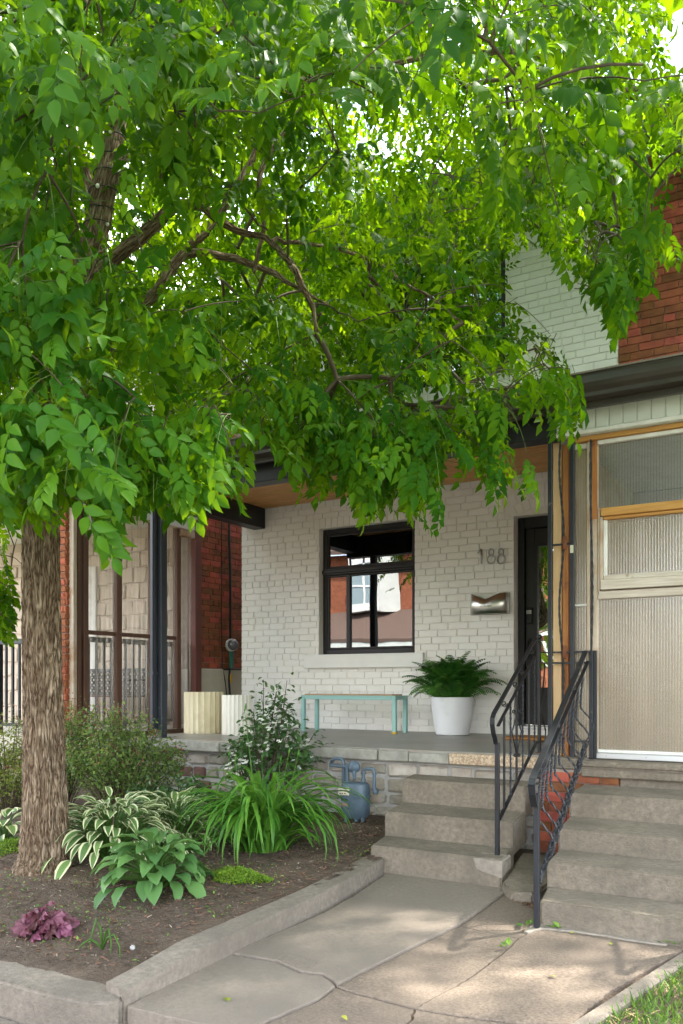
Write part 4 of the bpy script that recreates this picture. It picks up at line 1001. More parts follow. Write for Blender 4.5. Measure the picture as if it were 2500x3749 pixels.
# letter box with its notice
ml, mr_ = onY(1730,2178,W-.05), onY(1850,2245,W-.05)
mbx = thing('letter_box', ((ml.x+mr_.x)/2, W-.05, mr_.z), 'curved stainless steel letter box on the white brick wall', 'letter box')
xc, hw, zb, zt = (ml.x+mr_.x)/2, .205, mr_.z+.0, ml.z+.005
n = 40; vs = []; fs = []
for k in range(n+1):
    s = -1+2*k/n; xx = xc+s*hw; yy = W-.018-.088*max(0,math.cos(s*math.pi/2))**.32
    top = zt-.012*(1-s*s) - .050*math.exp(-((s+.12)/.45)**2)*(1-s**8)
    for f in (0, .5, 1): vs.append((xx, yy, zb+(top-zb)*f))
for k in range(n):
    for j in range(2): a = k*3+j; fs.append((a, a+3, a+4, a+1))
fo = MB().add(vs, fs).build('front_shell', MT['steel_shine'], mbx, smooth=True)
so_ = fo.modifiers.new('thickness', 'SOLIDIFY'); so_.thickness = .004
MB().box(xc-hw-.012, xc+hw+.012, W-.016, W-.006, zb-.004, zt+.006).build('back_plate', MT['brushed'], mbx, bevel=.003)
vs = [(xc+(-1+2*k/n)*hw, W-.018-.088*max(0,math.cos((-1+2*k/n)*math.pi/2))**.32, zb+.001) for k in range(n+1)]
MB().add(vs, [tuple(range(n+1))]).build('floor_plate', MT['brushed'], mbx)
def lettering(text, size, mat, parent, mapf, name='lettering', align='CENTER'):
    cu_ = bpy.data.curves.new('lettering', 'FONT'); cu_.body = text; cu_.size = size; cu_.align_x = align; cu_.resolution_u = 2
    to = bpy.data.objects.new('lettering', cu_); C.objects.link(to)
    dg = bpy.context.evaluated_depsgraph_get(); me = bpy.data.meshes.new_from_object(to.evaluated_get(dg))
    bpy.data.objects.remove(to)
    for v in me.vertices: v.co = mapf(v.co)
    me.materials.clear(); me.materials.append(mat)
    ob = bpy.data.objects.new(name, me); C.objects.link(ob); adopt(ob, parent); return ob
tcn = onY(1779, 2220, W-.1)
def on_box(c):
    xx = tcn.x+c.x; s = (xx-xc)/hw; return Vector((xx, W-.018-.088*max(0,math.cos(s*math.pi/2))**.32-.0055, tcn.z+c.y-.008))
lettering('NO FLYERS', .027, MT['black_plastic'], mbx, on_box)

# ---------------------------------------------------------------- gas meter by the foundation
gmY = 5.93
def gp(zx, zy, Y=gmY): return onY(1150+zx/5.227, 2700+zy/5.227, Y)
gm_ = thing('gas_meter', gp(790,1560), 'blue grey gas meter with looping pipes against the stone foundation', 'gas meter')
def loft(mb, secs, n=36, p=3.2):
    b = len(mb.v)
    for (c, rx, ry) in secs:
        for k in range(n):
            a = 2*math.pi*k/n; ca_, sa_ = math.cos(a), math.sin(a)
            q_ = (abs(ca_)**p+abs(sa_)**p)**(-1/p)
            fl = 1-.05*max(0, math.cos(4*a))**3
            mb.v.append((c.x+rx*q_*ca_*fl, c.y+ry*q_*sa_*fl, c.z))
    for i in range(len(secs)-1):
        for k in range(n): mb.f.append((b+i*n+k, b+i*n+(k+1)%n, b+(i+1)*n+(k+1)%n, b+(i+1)*n+k)); mb.mi.append(0)
    mb.f.append(tuple(b+k for k in range(n-1,-1,-1))); mb.mi.append(0)
    mb.f.append(tuple(b+(len(secs)-1)*n+k for k in range(n))); mb.mi.append(0)
    return mb
pw = 6.86/3100/5.227          # metres per mark at the meter
loft(MB(), [(gp(800,1545),.17*.5,.055),(gp(800,1500),.20*.5,.07),(gp(798,1400),.225*.5,.08),(gp(795,1250),.232*.5,.083),(gp(792,1128),.235*.5,.084)]).build('lower_case', MT['meter_blue'], gm_, smooth='auto')
loft(MB(), [(gp(790,1128),.252*.5,.09),(gp(790,1100),.252*.5,.09)]).build('flange', MT['meter_blue'], gm_, smooth='auto')
loft(MB(), [(gp(790,1099),.235*.5,.085),(gp(790,960),.232*.5,.083),(gp(790,890),.222*.5,.076),(gp(790,862),.20*.5,.06),(gp(790,852),.15*.5,.04)]).build('upper_case', MT['meter_blue'], gm_, smooth='auto')
for zx in (560, 690, 830, 960, 1050):
    c = gp(zx, 1114); MB().lathe((c.x, gmY-.088, c.z-.012), [(.006,0),(.006,.024)], 6).build('bolt', MT['meter_blue'], gm_)
for zx in (660, 860, 985):
    c = gp(zx, 1560); MB().box(c.x-.012,c.x+.012,gmY-.06,gmY-.03,c.z-.02,c.z+.02).build('foot', MT['meter_blue'], gm_, bevel=.004)
c0, c1 = gp(585,930), gp(775,1090)
MB().box(c0.x,c1.x,gmY-.105,gmY-.08,c1.z,c0.z).build('dial_plate', MT['dial'], gm_, bevel=.005)
c0, c1 = gp(615,975), gp(725,1000)
MB().box(c0.x,c1.x,gmY-.107,gmY-.1045,c1.z,c0.z).build('counter', MT['black_plastic'], gm_)
for zx in (625,665,715): c = gp(zx,1045); MB().box(c.x-.006,c.x+.006,gmY-.107,gmY-.1045,c.z-.004,c.z+.004).build('dial_mark', MT['black_plastic'], gm_)
c0, c1 = gp(625,1145), gp(770,1325)
MB().box(c0.x,c1.x,gmY-.092,gmY-.083,c1.z,c0.z).build('badge_holder', MT['meter_blue'], gm_, bevel=.003)
c0, c1 = gp(632,1150), gp(762,1190); MB().box(c0.x,c1.x,gmY-.0945,gmY-.0925,c1.z,c0.z).build('badge', MT['black_plastic'], gm_)
c0, c1 = gp(632,1225), gp(762,1285); MB().box(c0.x,c1.x,gmY-.0945,gmY-.0925,c1.z,c0.z).build('badge_plate', MT['copper_plate'], gm_)
def pipe(pts, r, name='pipe', fit=()):
    mb = MB().tube([gp(p[0], p[1], gmY+(p[2] if len(p) > 2 else 0)) for p in pts], r, 14); mb.build(name, MT['meter_blue'], gm_, smooth='auto')
    for (zx, zy, rr, hh, *q_) in fit:
        c = gp(zx, zy, gmY+(q_[0] if q_ else 0)); MB().lathe((c.x,c.y,c.z-hh/2), [(rr,0),(rr,hh)], 14).build('pipe_fitting', MT['meter_blue'], gm_, smooth='auto')
pipe([(940,860),(940,680),(945,630),(970,605),(1000,600),(1080,600),(1115,605),(1140,630),(1150,670),(1150,990)], .0145, fit=((940,820,.021,.022),(940,680,.020,.018),(1150,690,.019,.016),(1155,985,.021,.02)))
MB().ball(gp(1172,1042), .023).build('pipe_fitting', MT['meter_blue'], gm_, smooth=True)
pipe([(1172,1042),(1190,1042,.12),(1200,1042,.28)], .016)
pipe([(632,860),(632,560),(650,520,.02)], .0165, fit=((632,830,.022,.022),(632,650,.020,.02)))
pipe([(560,1000,.06),(562,560,.05),(558,470,.05),(520,410,.05),(440,395,.05),(370,410,.05),(335,460,.06),(320,500,.20)], .0145)
pipe([(300,530,.05),(450,540,.05),(600,560,.04),(650,560,.03)], .0145)
rg = MB(); rg.lathe((0,0,0), [(.03,0),(.047,.006),(.050,.022),(.050,.034),(.043,.042),(.030,.056),(.018,.060),(.002,.061)], 32)
c = gp(800,560); rg.v = [(c.x+v[0], gmY-.005-v[2], c.z+v[1]) for v in rg.v]; rg.build('regulator', MT['meter_blue'], gm_, smooth='auto')
nz = gp(765,640, gmY-.045); MB().tube([nz, gp(768,700,gmY-.05), gp(772,770,gmY-.045)], [.017,.016,.013], 12).build('vent', MT['meter_blue'], gm_, smooth='auto')
MB().ball(gp(772,778,gmY-.045), .016).build('vent_cap', MT['meter_blue'], gm_, smooth=True)
MB().ball(gp(722,580,gmY-.055), .0115).build('regulator_cap', MT['red_cap'], gm_, smooth=True)

# ---------------------------------------------------------------- wrought iron
def vplane(P0, P1):
    d = Vector((P1.y-P0.y, -(P1.x-P0.x), 0)); k = d.dot(P0)
    def f(zx, zy):
        r = ray(1780+zx/2.138, 2300+zy/2.138); return r*(k/d.dot(r))
    return f
def twisted(a, b, r=.0075, turns=9, n=None):
    a, b = Vector(a), Vector(b); n = n or max(12, int((b-a).length/.012))
    return MB().tube([a.lerp(b, k/n) for k in range(n+1)], r, 4, twist=2*math.pi*turns*(b-a).length/n/1.2, square=True)
def scroll(f, zx, zy, rad, start, turns=1.35, sgn=1):
    pts = []
    for k in range(19):
        a = start+sgn*2*math.pi*turns*k/18; rr = rad*(1-.72*k/18); pts.append(f(zx+rr*math.cos(a), zy+rr*math.sin(a)))
    return pts
rl0 = onZ(1820, 3130, -1.071); rl1 = onZ(1974, 2758, -.535); f = vplane(rl0, rl1)
lr = thing('stair_railing', rl0, 'black wrought iron handrail with scrolls along the white house steps', 'railing')
hp = [f(*p) for p in ((432,95),(378,95),(330,178),(250,322),(170,470),(100,595),(60,665),(48,705),(46,750),(55,820),(68,862),(76,905))]
mb = MB()
for a, b in zip(hp[:-1], hp[1:]): mb.bar(a, b, .027, .011)
mb.build('handrail', MT['black_steel'], lr)
MB().bar(f(378,222), f(92,765), .020, .008).build('upper_rail', MT['black_steel'], lr)
MB().bar(f(392,893), f(103,1495), .022, .010).build('lower_rail', MT['black_steel'], lr)
MB().bar(f(392,888), f(470,886), .022, .010).build('rail_link', MT['black_steel'], lr)
MB().bar(f(415,95), f(415,985), .023).build('railing_post', MT['black_steel'], lr, bevel=.002)
MB().bar(f(86,895), f(86,1790), .026).build('railing_post', MT['black_steel'], lr, bevel=.002)
MB().ball(f(416,68), .0225).build('finial', MT['black_steel'], lr, smooth=True)
MB().lathe(f(415,985)+Vector((0,0,-.004)), [(.035,0),(.03,.015),(.018,.02)], 10).build('post_foot', MT['rust'], lr)
for zx, tw in ((140,0),(190,1),(237,0),(285,1),(335,0),(378,1)):
    a = f(zx, 222+(378-zx)*1.9); b = f(zx, 893+(392-zx)*2.083)
    (twisted(a, b) if tw else MB().bar(a, b, .013)).build('baluster', MT['black_steel'], lr)
for (zx, zy, s0) in ((352,178,0),(276,342,0),(228,440,0),(140,590,0)):
    MB().tube(scroll(f, zx, zy, 24, s0), .0045, 6).build('scroll', MT['black_steel'], lr, smooth=True)
for s in (-1, 1):
    MB().tube([f(238+s*14,655),f(238+s*8,690),f(238+s*22,760),f(238+s*36,805),f(238+s*30,850),f(238+s*12,930),f(239,1000)], .005, 6).build('scroll', MT['black_steel'], lr, smooth=True)
    MB().tube(scroll(f, 238+s*22, 650, 16, 0 if s < 0 else math.pi, 1.2, -s), .0045, 6).build('scroll', MT['black_steel'], lr, smooth=True)
    MB().tube(scroll(f, 240+s*14, 995, 14, math.pi if s > 0 else 0, 1.2, s), .0045, 6).build('scroll', MT['black_steel'], lr, smooth=True)
# porch-side panel
for zy in (190, 272): MB().bar(f(415,zy), f(500,zy), .014, .010).build('cross_bar', MT['black_steel'], lr)
pts = [f(458,272),f(452,380),f(440,500),f(430,620),f(432,690),(f(450,750)),f(464,800),f(462,886)]
MB().tube(pts, .007, 4, twist=.5, square=True).build('baluster', MT['black_steel'], lr)

rr0 = onZ(1965, 3390, -1.25); rr1 = onZ(2165, 2765, -.535); f = vplane(rr0, rr1)
nrm = Vector((rr1.y-rr0.y, -(rr1.x-rr0.x), 0)).normalized()
rr = thing('stair_railing', rr0, 'bent black iron railing with twisted bellied bars, paint chipped, beside the wider steps', 'railing')
hp = [f(*p) for p in ((825,180),(778,180),(700,368),(600,610),(500,850),(420,1045),(378,1140),(360,1185),(354,1230),(360,1300),(378,1395))]
mb = MB()
for a, b in zip(hp[:-1], hp[1:]): mb.bar(a, b, .034, .012)
mb.build('handrail', MT['worn_steel'], rr)
MB().bar(f(795,262), f(408,1172), .024, .010).build('upper_rail', MT['worn_steel'], rr)
MB().bar(f(775,905), f(412,1995), .026, .010).build('lower_rail', MT['worn_steel'], rr)
MB().bar(f(395,1290), f(395,2345), .028).build('railing_post', MT['worn_steel'], rr, bevel=.003)
n = 11
for k in range(n):
    zx = 432 + (760-432)*k/(n-1)
    zt_ = 262+(795-zx)*(1172-262)/(795-408); zb_ = 905+(775-zx)*(1995-905)/(775-412)
    a, b = f(zx, zt_), f(zx, zb_); L_ = (a-b).length; pts = []
    for i in range(40):
        t_ = i/39; z = 0 if t_ < .45 else math.sin(math.pi*min(1,(t_-.45)/.50))**1.3*.085
        lean = -.02*math.sin(math.pi*t_)
        pts.append(a.lerp(b, t_)+nrm*(z+lean))
    MB().tube(pts, [.0085 if i < 19 else .0065 for i in range(40)], 4, twist=.55, square=True).build('baluster', MT['worn_steel'], rr)
for (zx, zy) in ((560,760),(690,465),(430,1110)):
    MB().tube(scroll(f, zx, zy, 18, 0), .0045, 6).build('scroll', MT['worn_steel'], rr, smooth=True)
# the far handrail of the same stair, just reaching into view
o2 = rr0+Vector((.79,.06,0)); fr = thing('stair_railing', o2, 'black iron handrail at the far side of the wider steps', 'railing')
hs = [p + Vector((.79,.06,0)) for p in hp]; mb = MB()
for a, b in zip(hs[:-1], hs[1:]): mb.bar(a, b, .034, .012)
mb.build('handrail', MT['worn_steel'], fr)
MB().bar(o2, Vector((o2.x,o2.y,hs[-1].z)), .034).build('railing_post', MT['worn_steel'], fr)

# iron column between the two porches
IY = 6.285
ic = thing('iron_column', (-1.85, IY, -.54), 'black wrought iron porch column with wavy twisted bar between two posts', 'column')
def ix(px_): return onY(px_, 2000, IY).x
def iz(py_): return onY(2060, py_, IY).z
for a, b, top in ((2007,2022,1.85),(2088,2103,1.85),(2158,2172,iz(2384))): MB().box(ix(a), ix(b), IY-.016, IY+.016, -.545, top).build('post', MT['worn_steel'], ic, bevel=.003)
MB().box(ix(2174), ix(2184), IY-.01, IY+.02, -.545, iz(2384)).build('post_strap', MT['worn_steel'], ic)
pts = []
for k in range(150):
    t_ = k/149; zc = -.545+2.39*t_; pts.append((ix(2056)+.016*math.sin(2*math.pi*(zc*.95+.2)), IY-.005, zc))
MB().tube(pts, .0088, 4, twist=.42, square=True).build('wavy_bar', MT['worn_steel'], ic)
pts = [(ix(2166)+.008*math.sin(2*math.pi*(.9*k/60)), IY-.01, iz(2384)+(1.80-iz(2384))*k/60) for k in range(61)]
MB().tube(pts, .0085, 4, twist=.5, square=True).build('wavy_bar', MT['worn_steel'], ic)
for (a, b, py_) in ((2022,2088,1993),(2022,2088,2388),(2022,2088,2427),(2103,2158,2388),(2103,2158,2427),(2103,2158,2712)):
    MB().box(ix(a), ix(b), IY-.007, IY+.007, iz(py_)-.007, iz(py_)+.007).build('cross_bar', MT['worn_steel'], ic)
for py_ in (1990, 2388):
    z = iz(py_); MB().box(ix(2062), ix(2076), IY-.022, IY-.008, z-.05, z+.05).build('rusty_bracket', MT['rust'], ic, bevel=.004, label='rusty steel pipe clamp')
MB().box(ix(2088)+.003, ix(2103)-.003, IY-.019, IY-.0165, iz(2028), iz(2000)).build('sticker', MT['dial'], ic)
MB().box(ix(2080), ix(2175), IY-.03, IY+.03, -.558, -.546).build('base_plate', MT['worn_steel'], ic)

# ---------------------------------------------------------------- house over the street (it shows in the window panes)
op = thing('opposite_house', (-17.5, -14.5, -1.5), 'sunlit red brick house with white bay window mirrored in the glass of the front window', 'house')
OY = -14.5
ow = MB().box(-27, -9, OY-6, OY, -1.6, 5.6).build('wall', MT['red_brick'], op)
MB().box(-27.5, -8.5, OY+.0, OY+2.2, -1.6, -1.2).build('porch_floor', MT['concrete'], op)
MB().hull8([(-27.3,OY+2.4,1.63),(-8.7,OY+2.4,1.63),(-8.7,OY+.01,2.9),(-27.3,OY+.01,2.9),(-27.3,OY+2.4,1.75),(-8.7,OY+2.4,1.75),(-8.7,OY+.01,3.1),(-27.3,OY+.01,3.1)]).build('porch_roof', MT['roof_shingle'], op)
MB().box(-27.3, -8.7, OY+2.2, OY+2.38, 1.15, 1.62).build('porch_frieze', MT['siding'], op)
for x in (-26.5, -22, -18, -13.5, -9.2): MB().box(x-.2, x+.2, OY+1.9, OY+2.2, -1.2, 1.15).build('porch_pier', MT['rock_brick'], op)
MB().hull8([(-27.6,OY+.5,5.55),(-8.4,OY+.5,5.55),(-8.4,OY-3,7.3),(-27.6,OY-3,7.3),(-27.6,OY+.5,5.7),(-8.4,OY+.5,5.7),(-8.4,OY-3,7.5),(-27.6,OY-3,7.5)]).build('roof', MT['roof_shingle'], op)
by = MB(); bx0 = -18.6
by.prism([(bx0,OY+.01),(bx0+.5,OY+.75),(bx0+2.0,OY+.75),(bx0+2.5,OY+.01)], 3.0, 5.45); by.build('bay_window', MT['siding'], op)
bw = MB()
for (a, b) in ((bx0+.50,bx0+.60),(bx0+1.20,bx0+1.30),(bx0+1.90,bx0+2.0)): MB().box(a, b, OY+.762, OY+.80, 3.1, 5.4).build('bay_mullion', MT['white_paint'], op)
MB().box(bx0+.45, bx0+2.05, OY+.762, OY+.82, 3.02, 3.30).build('bay_apron', MT['white_paint'], op)
MB().box(bx0+.45, bx0+2.05, OY+.762, OY+.80, 5.1, 5.4).build('bay_head', MT['white_paint'], op)
MB().box(bx0+.6, bx0+1.9, OY+.762, OY+.79, 4.1, 4.18).build('bay_rail', MT['white_paint'], op)
for (a, b) in ((bx0+.62,bx0+1.88),): bw.box(a, b, OY+.752, OY+.76, 3.35, 5.1)
bw.hull8([(bx0+.12,OY+.19,3.4),(bx0+.4,OY+.61,3.4),(bx0+.39,OY+.62,3.4),(bx0+.11,OY+.20,3.4),(bx0+.12,OY+.19,5.1),(bx0+.4,OY+.61,5.1),(bx0+.39,OY+.62,5.1),(bx0+.11,OY+.20,5.1)])
bw.build('bay_pane', MT['bay_blind'], op)
MB().box(-14.9,-13.7,OY+.01,OY+.06,3.6,4.9).build('window_frame', MT['white_paint'], op)
MB().box(-14.8,-13.8,OY+.062,OY+.07,3.7,4.8).build('window_pane', MT['meter_blue'], op)
# ---------------------------------------------------------------- leaf shapes
def blade(prof, L=1.0, Wd=.5, bend=.6, fold=.25, edge=False, wave=0.0, start=0.0):
    """prof: (t, half width 0..1). The blade runs along +x and bends down. edge: add an outer band as second material."""
    n = len(prof); V = []; x = z = 0.0; last = 0.0; ang = start; rows = []
    for i, (t, wd) in enumerate(prof):
        ds = (t-last)*L; x += math.cos(ang)*ds; z += math.sin(ang)*ds; ang -= bend*(t-last); last = t
        hw = wd*Wd/2; nx, nz = -math.sin(ang), math.cos(ang)
        us = (-1, -.60, 0, .60, 1) if edge else (-1, 0, 1)
        for u in us:
            up = fold*abs(u)*hw + (wave*hw*math.sin(t*17+u*2)*abs(u) if wave else 0)
            V.append((x+nx*up, u*hw, z+nz*up))
    k = 5 if edge else 3; Fq = []; mi = []
    for i in range(n-1):
        for j in range(k-1):
            Fq.append((i*k+j, (i+1)*k+j, (i+1)*k+j+1, i*k+j+1)); mi.append(1 if edge and j in (0, k-2) else 0)
    return np.array(V), np.array(Fq), mi
def tpl_mesh(name, V, Fq, mats, mi=None, smooth=True):
    me = bpy.data.meshes.new(name); me.from_pydata(V.tolist(), [], Fq.tolist() if not isinstance(Fq, list) else Fq)
    for m in mats: me.materials.append(m)
    if mi is not None and len(mats) > 1: me.polygons.foreach_set('material_index', mi)
    if smooth: me.polygons.foreach_set('use_smooth', [True]*len(me.polygons))
    me.update(); return me
def frame_mat(pos, xd, zd, sc):
    x = Vector(xd).normalized(); y = Vector(zd).cross(x)
    y = y.normalized() if y.length > 1e-6 else x.orthogonal().normalized(); z = x.cross(y)
    m = Matrix((x, y, z)).transposed().to_4x4()
    return Matrix.Translation(pos) @ m @ Matrix.Diagonal((sc, sc, sc, 1))
def place(name, me, mat4, parent):
    o = bpy.data.objects.new(name, me); C.objects.link(o); o.parent = parent
    if parent is not None and parent.type == 'EMPTY': o.matrix_parent_inverse = Matrix.Translation(-Vector(parent.location))
    o.matrix_basis = mat4; return o
HOSTA = [(0,.05),(.10,.55),(.25,.93),(.42,1.0),(.6,.88),(.78,.58),(.92,.22),(1,.02)]
def sz(X, Y): return soil_z(X, Y)

def hosta(label, c, n, rad, leafL, leafW, height, mats, edge, seed, name='hosta'):
    r = random.Random(seed); t = thing(name, c, label, 'plant'); meshes = []
    for k in range(7):
        V, Fq, mi = blade(HOSTA, leafL*r.uniform(.85,1.15), leafW*r.uniform(.85,1.1), r.uniform(.7,1.5), r.uniform(.15,.5), edge, r.uniform(.05,.2), start=.25)
        meshes.append(tpl_mesh('leaf', V, Fq, mats, mi))
    st = MB()
    for k in range(n):
        f = (k+.5)/n; a = k*2.39996+r.uniform(-.3,.3); rr_ = rad*(.10+.62*f**.7)*r.uniform(.85,1.15); hh = height*(1.0-.80*f**1.3)*r.uniform(.8,1.2)
        p = Vector((c[0]+math.cos(a)*rr_, c[1]+math.sin(a)*rr_, c[2]+hh))
        d = Vector((math.cos(a), math.sin(a), .55-1.15*f+r.uniform(-.15,.15)))
        st.tube([(c[0]+.02*math.cos(a),c[1]+.02*math.sin(a),c[2]-.02), (c[0]+math.cos(a)*rr_*.5,c[1]+math.sin(a)*rr_*.5,c[2]+hh*.75), p], [.006,.005,.004], 5)
        zd = Vector((-math.cos(a)*.35+r.uniform(-.25,.25), -math.sin(a)*.35+r.uniform(-.25,.25), 1))
        place('leaf', meshes[r.randrange(7)], frame_mat(p, d, zd, r.uniform(.8,1.12)), t)
    st.build('stalks', MT['weed'], t)
    return t
p = onZ(410, 3140, -1.18); hosta('cream edged variegated hosta spilling out beside the tree trunk', (p.x, p.y, sz(p.x,p.y)), 190, .62, .19, .066, .33, [MT['hosta_mid'], MT['hosta_cream']], True, 1)
p = onZ(640, 3085, -1.15); hosta('smaller cream edged variegated hosta touching the daylily', (p.x, p.y, sz(p.x,p.y)), 80, .34, .17, .062, .30, [MT['hosta_mid'], MT['hosta_cream']], True, 2)
p = onZ(570, 3250, -1.18); hosta('plain green broad leaved hosta nearest the path kerb', (p.x, p.y, sz(p.x,p.y)), 84, .36, .165, .092, .25, [MT['hosta_green']], False, 3)
p = onZ(15, 3085, -1.17); hosta('small variegated hosta half hidden behind the tree trunk', (p.x, p.y, sz(p.x,p.y)), 22, .22, .15, .08, .2, [MT['hosta_mid'], MT['hosta_cream']], True, 4)

# daylily
p = onZ(965, 3115, -1.16); dl = thing('daylily', (p.x,p.y,sz(p.x,p.y)), 'clump of arching strap leaved daylily in front of the white flowering shrub', 'plant')
c = dl.location; r = random.Random(7); meshes = []
for k in range(10):
    L = r.uniform(.95,1.2); bend = r.uniform(2.5,3.8)
    V, Fq, mi = blade([(0,.7),(.12,.9),(.25,1),(.4,1),(.55,.95),(.68,.85),(.8,.68),(.9,.42),(1,.03)], L, .032, bend, .5, start=r.uniform(1.4,1.72))
    meshes.append(tpl_mesh('leaf_blade', V, Fq, [MT['lily_leaf']]))
for k in range(230):
    a = r.uniform(0, 2*math.pi); q = .15*math.sqrt(r.random())
    pos = Vector((c.x+math.cos(a)*q, c.y+math.sin(a)*q, c.z-.02)); a2 = a+r.uniform(-.5,.5)
    place('leaf_blade', meshes[r.randrange(10)], frame_mat(pos, (math.cos(a2), math.sin(a2), r.uniform(.02,.42)), (r.uniform(-.15,.15), r.uniform(-.15,.15), 1), r.uniform(.55,1.0)), dl)
low = []
for k in range(4):
    V, Fq, mi = blade([(0,.7),(.15,.95),(.35,1),(.6,.9),(.82,.6),(1,.03)], r.uniform(.42,.6), .028, r.uniform(1.6,2.4), .5, start=r.uniform(.9,1.25))
    low.append(tpl_mesh('leaf_blade', V, Fq, [MT['lily_leaf']]))
for k in range(70):
    a = r.uniform(0, 6.283); q = r.uniform(.10,.18)
    place('leaf_blade', low[k % 4], frame_mat(Vector((c.x+math.cos(a)*q, c.y+math.sin(a)*q, c.z-.01)), (math.cos(a+r.uniform(-.4,.4)), math.sin(a+r.uniform(-.4,.4)), r.uniform(-.1,.15)), (r.uniform(-.2,.2), r.uniform(-.2,.2), 1), r.uniform(.7,1.05)), dl)
for k in range(7):
    a = r.uniform(0, 6.28); q = .16*r.random(); h = r.uniform(.6,.98); b = Vector((c.x+math.cos(a)*q, c.y+math.sin(a)*q, c.z)); tp_ = b+Vector((math.cos(a)*.22*r.random(), math.sin(a)*.2*r.random(), h))
    MB().tube([b, b.lerp(tp_, .5)+Vector((0,0,.02)), tp_], [.0036,.003,.0022], 5).tube([tp_-Vector((0,0,.005)), tp_+Vector((.008,0,.022)), tp_+Vector((.012,0,.05))], [.004,.008,.002], 6).build('flower_stalk', MT['lily_leaf'], dl, smooth=True)

# heuchera
p = onZ(165, 3375, -1.2); hc = (p.x, p.y, sz(p.x,p.y)); ht = thing('coral_bells', hc, 'low purple leaved plant on bare soil near the pavement kerb', 'plant'); r = random.Random(9); meshes = []
for k in range(6):
    V = [(0,0,0)]; n = 26; R0 = .038
    for i in range(n+1):
        a = -2.75+5.5*i/n; rad = R0*(1+.17*abs(math.cos(a*2.5))-.05*math.cos(a*9))*(1 if abs(a) < 2.4 else .8)
        V.append((R0*.75+rad*math.cos(a), rad*math.sin(a), .012*math.cos(a*7+k)-.010*(rad/R0)**2))
    V[0] = (R0*.35, 0, 0)
    meshes.append(tpl_mesh('leaf', np.array(V), [(0,i,i+1) for i in range(1, n+1)], [MT['heuchera']]))
st = MB()
for k in range(46):
    f = (k+.5)/46; a = k*2.39996; rr_ = .125*f**.6*r.uniform(.85,1.2); hh = .10*(1-.75*f)*r.uniform(.8,1.3)+.012
    q = Vector((hc[0]+math.cos(a)*rr_, hc[1]+math.sin(a)*rr_*.8, hc[2]+hh)); st.tube([hc, q], .0018, 4)
    place('leaf', meshes[k % 6], frame_mat(q, (math.cos(a), math.sin(a), -.15-.5*f), (r.uniform(-.8,.8), -.4+r.uniform(-.7,.7), 1), r.uniform(.75,1.15)), ht)
st.build('stalks', MT['heuchera'], ht)

# little tufts: sedum cushions, weeds, litter, all too small and many to count
def tiny(name, n, fn, V, Ft, mat, label=None, cat=None, parent=None, kind='stuff', smooth=False):
    P, X, Z, Sc, A = [], [], [], [], []
    for k in range(n):
        g = fn(k)
        if g is None: continue
        P.append(g[0]); X.append(g[1]); Z.append(g[2]); Sc.append(g[3]); A.append(rng.random())
    P, X, Z, Sc = map(np.array, (P, X, Z, Sc)); m = len(P); kk = len(V)
    o = np_mesh(name, scatter(V, frames(P, X, Z), P, Sc), rep_faces(Ft, m, kk), mat, parent, np.repeat(A, kk), smooth, kind)
    if label: tag(o, label, cat)
    return o
LF, LFq, _ = blade([(0,.1),(.35,1),(.7,.7),(1,.03)], 1, .55, .5, .25)
def ru(a, b): return rng.uniform(a, b)
def cushion(cx, cy, rx, ry, h, n, label):
    def fn(k):
        a = ru(0,6.283); q = math.sqrt(rng.random()); X = cx+rx*q*math.cos(a)*(1+.25*math.sin(3*a)); Y = cy+ry*q*math.sin(a)
        z = soil_z(X,Y)+h*(1-q*q)*ru(.6,1.1)+.004
        return ((X,Y,z), (ru(-1,1),ru(-1,1),ru(.2,1.2)), (ru(-1,1),ru(-1,1),ru(.2,1)), ru(.010,.020))
    o = tiny('sedum_cushion', n, fn, LF, LFq, MT['sedum'], label, 'plant'); return o
p = onZ(870, 3225, -1.18); cushion(p.x, p.y, .20, .13, .06, 2600, 'bright yellow green cushion of stonecrop between plain hosta and daylily')
p = onZ(35, 3110, -1.17); cushion(p.x, p.y, .18, .22, .06, 1800, 'yellow green stonecrop cushion at the foot of the trunk')
def weed_fn(k):
    X, Y = ru(-4.6,-2.72), ru(2.75,5.2)
    if mnoise.noise(Vector((X*2.3, Y*2.3, 11))) < .02 and rng.random() < .85: return None
    return ((X,Y,soil_z(X,Y)+ru(.004,.02)), (ru(-1,1),ru(-1,1),ru(0,.6)), (ru(-.5,.5),ru(-.5,.5),1), ru(.008,.024))
tiny('ground_cover', 2200, weed_fn, LF, LFq, MT['weed'])
CH = np.array([(-.5,-.5,0),(.5,-.5,0),(.5,.5,0),(-.5,.5,0),(-.5,-.5,1),(.5,-.5,1),(.5,.5,1),(-.5,.5,1)])*np.array([1,.22,.12]); CHF = np.array([(0,3,2,1),(4,5,6,7),(0,1,5,4),(1,2,6,5),(2,3,7,6),(3,0,4,7)])
def litter_fn(lo, hi):
    def fn(k):
        X, Y = ru(-5.2,-2.66), ru(2.7,6.1); 
        return ((X,Y,soil_z(X,Y)+ru(.0,.008)), (ru(-1,1),ru(-1,1),ru(-.25,.25)), (ru(-.4,.4),ru(-.4,.4),1), lo+(hi-lo)*rng.random()**2)
    return fn
tiny('bark_mulch', 8000, litter_fn(.005,.036), CH, CHF, MT['mulch'])
tiny('pale_mulch', 1700, litter_fn(.004,.030), CH*np.array([1,.6,.6]), CHF, MT['pale_litter'])
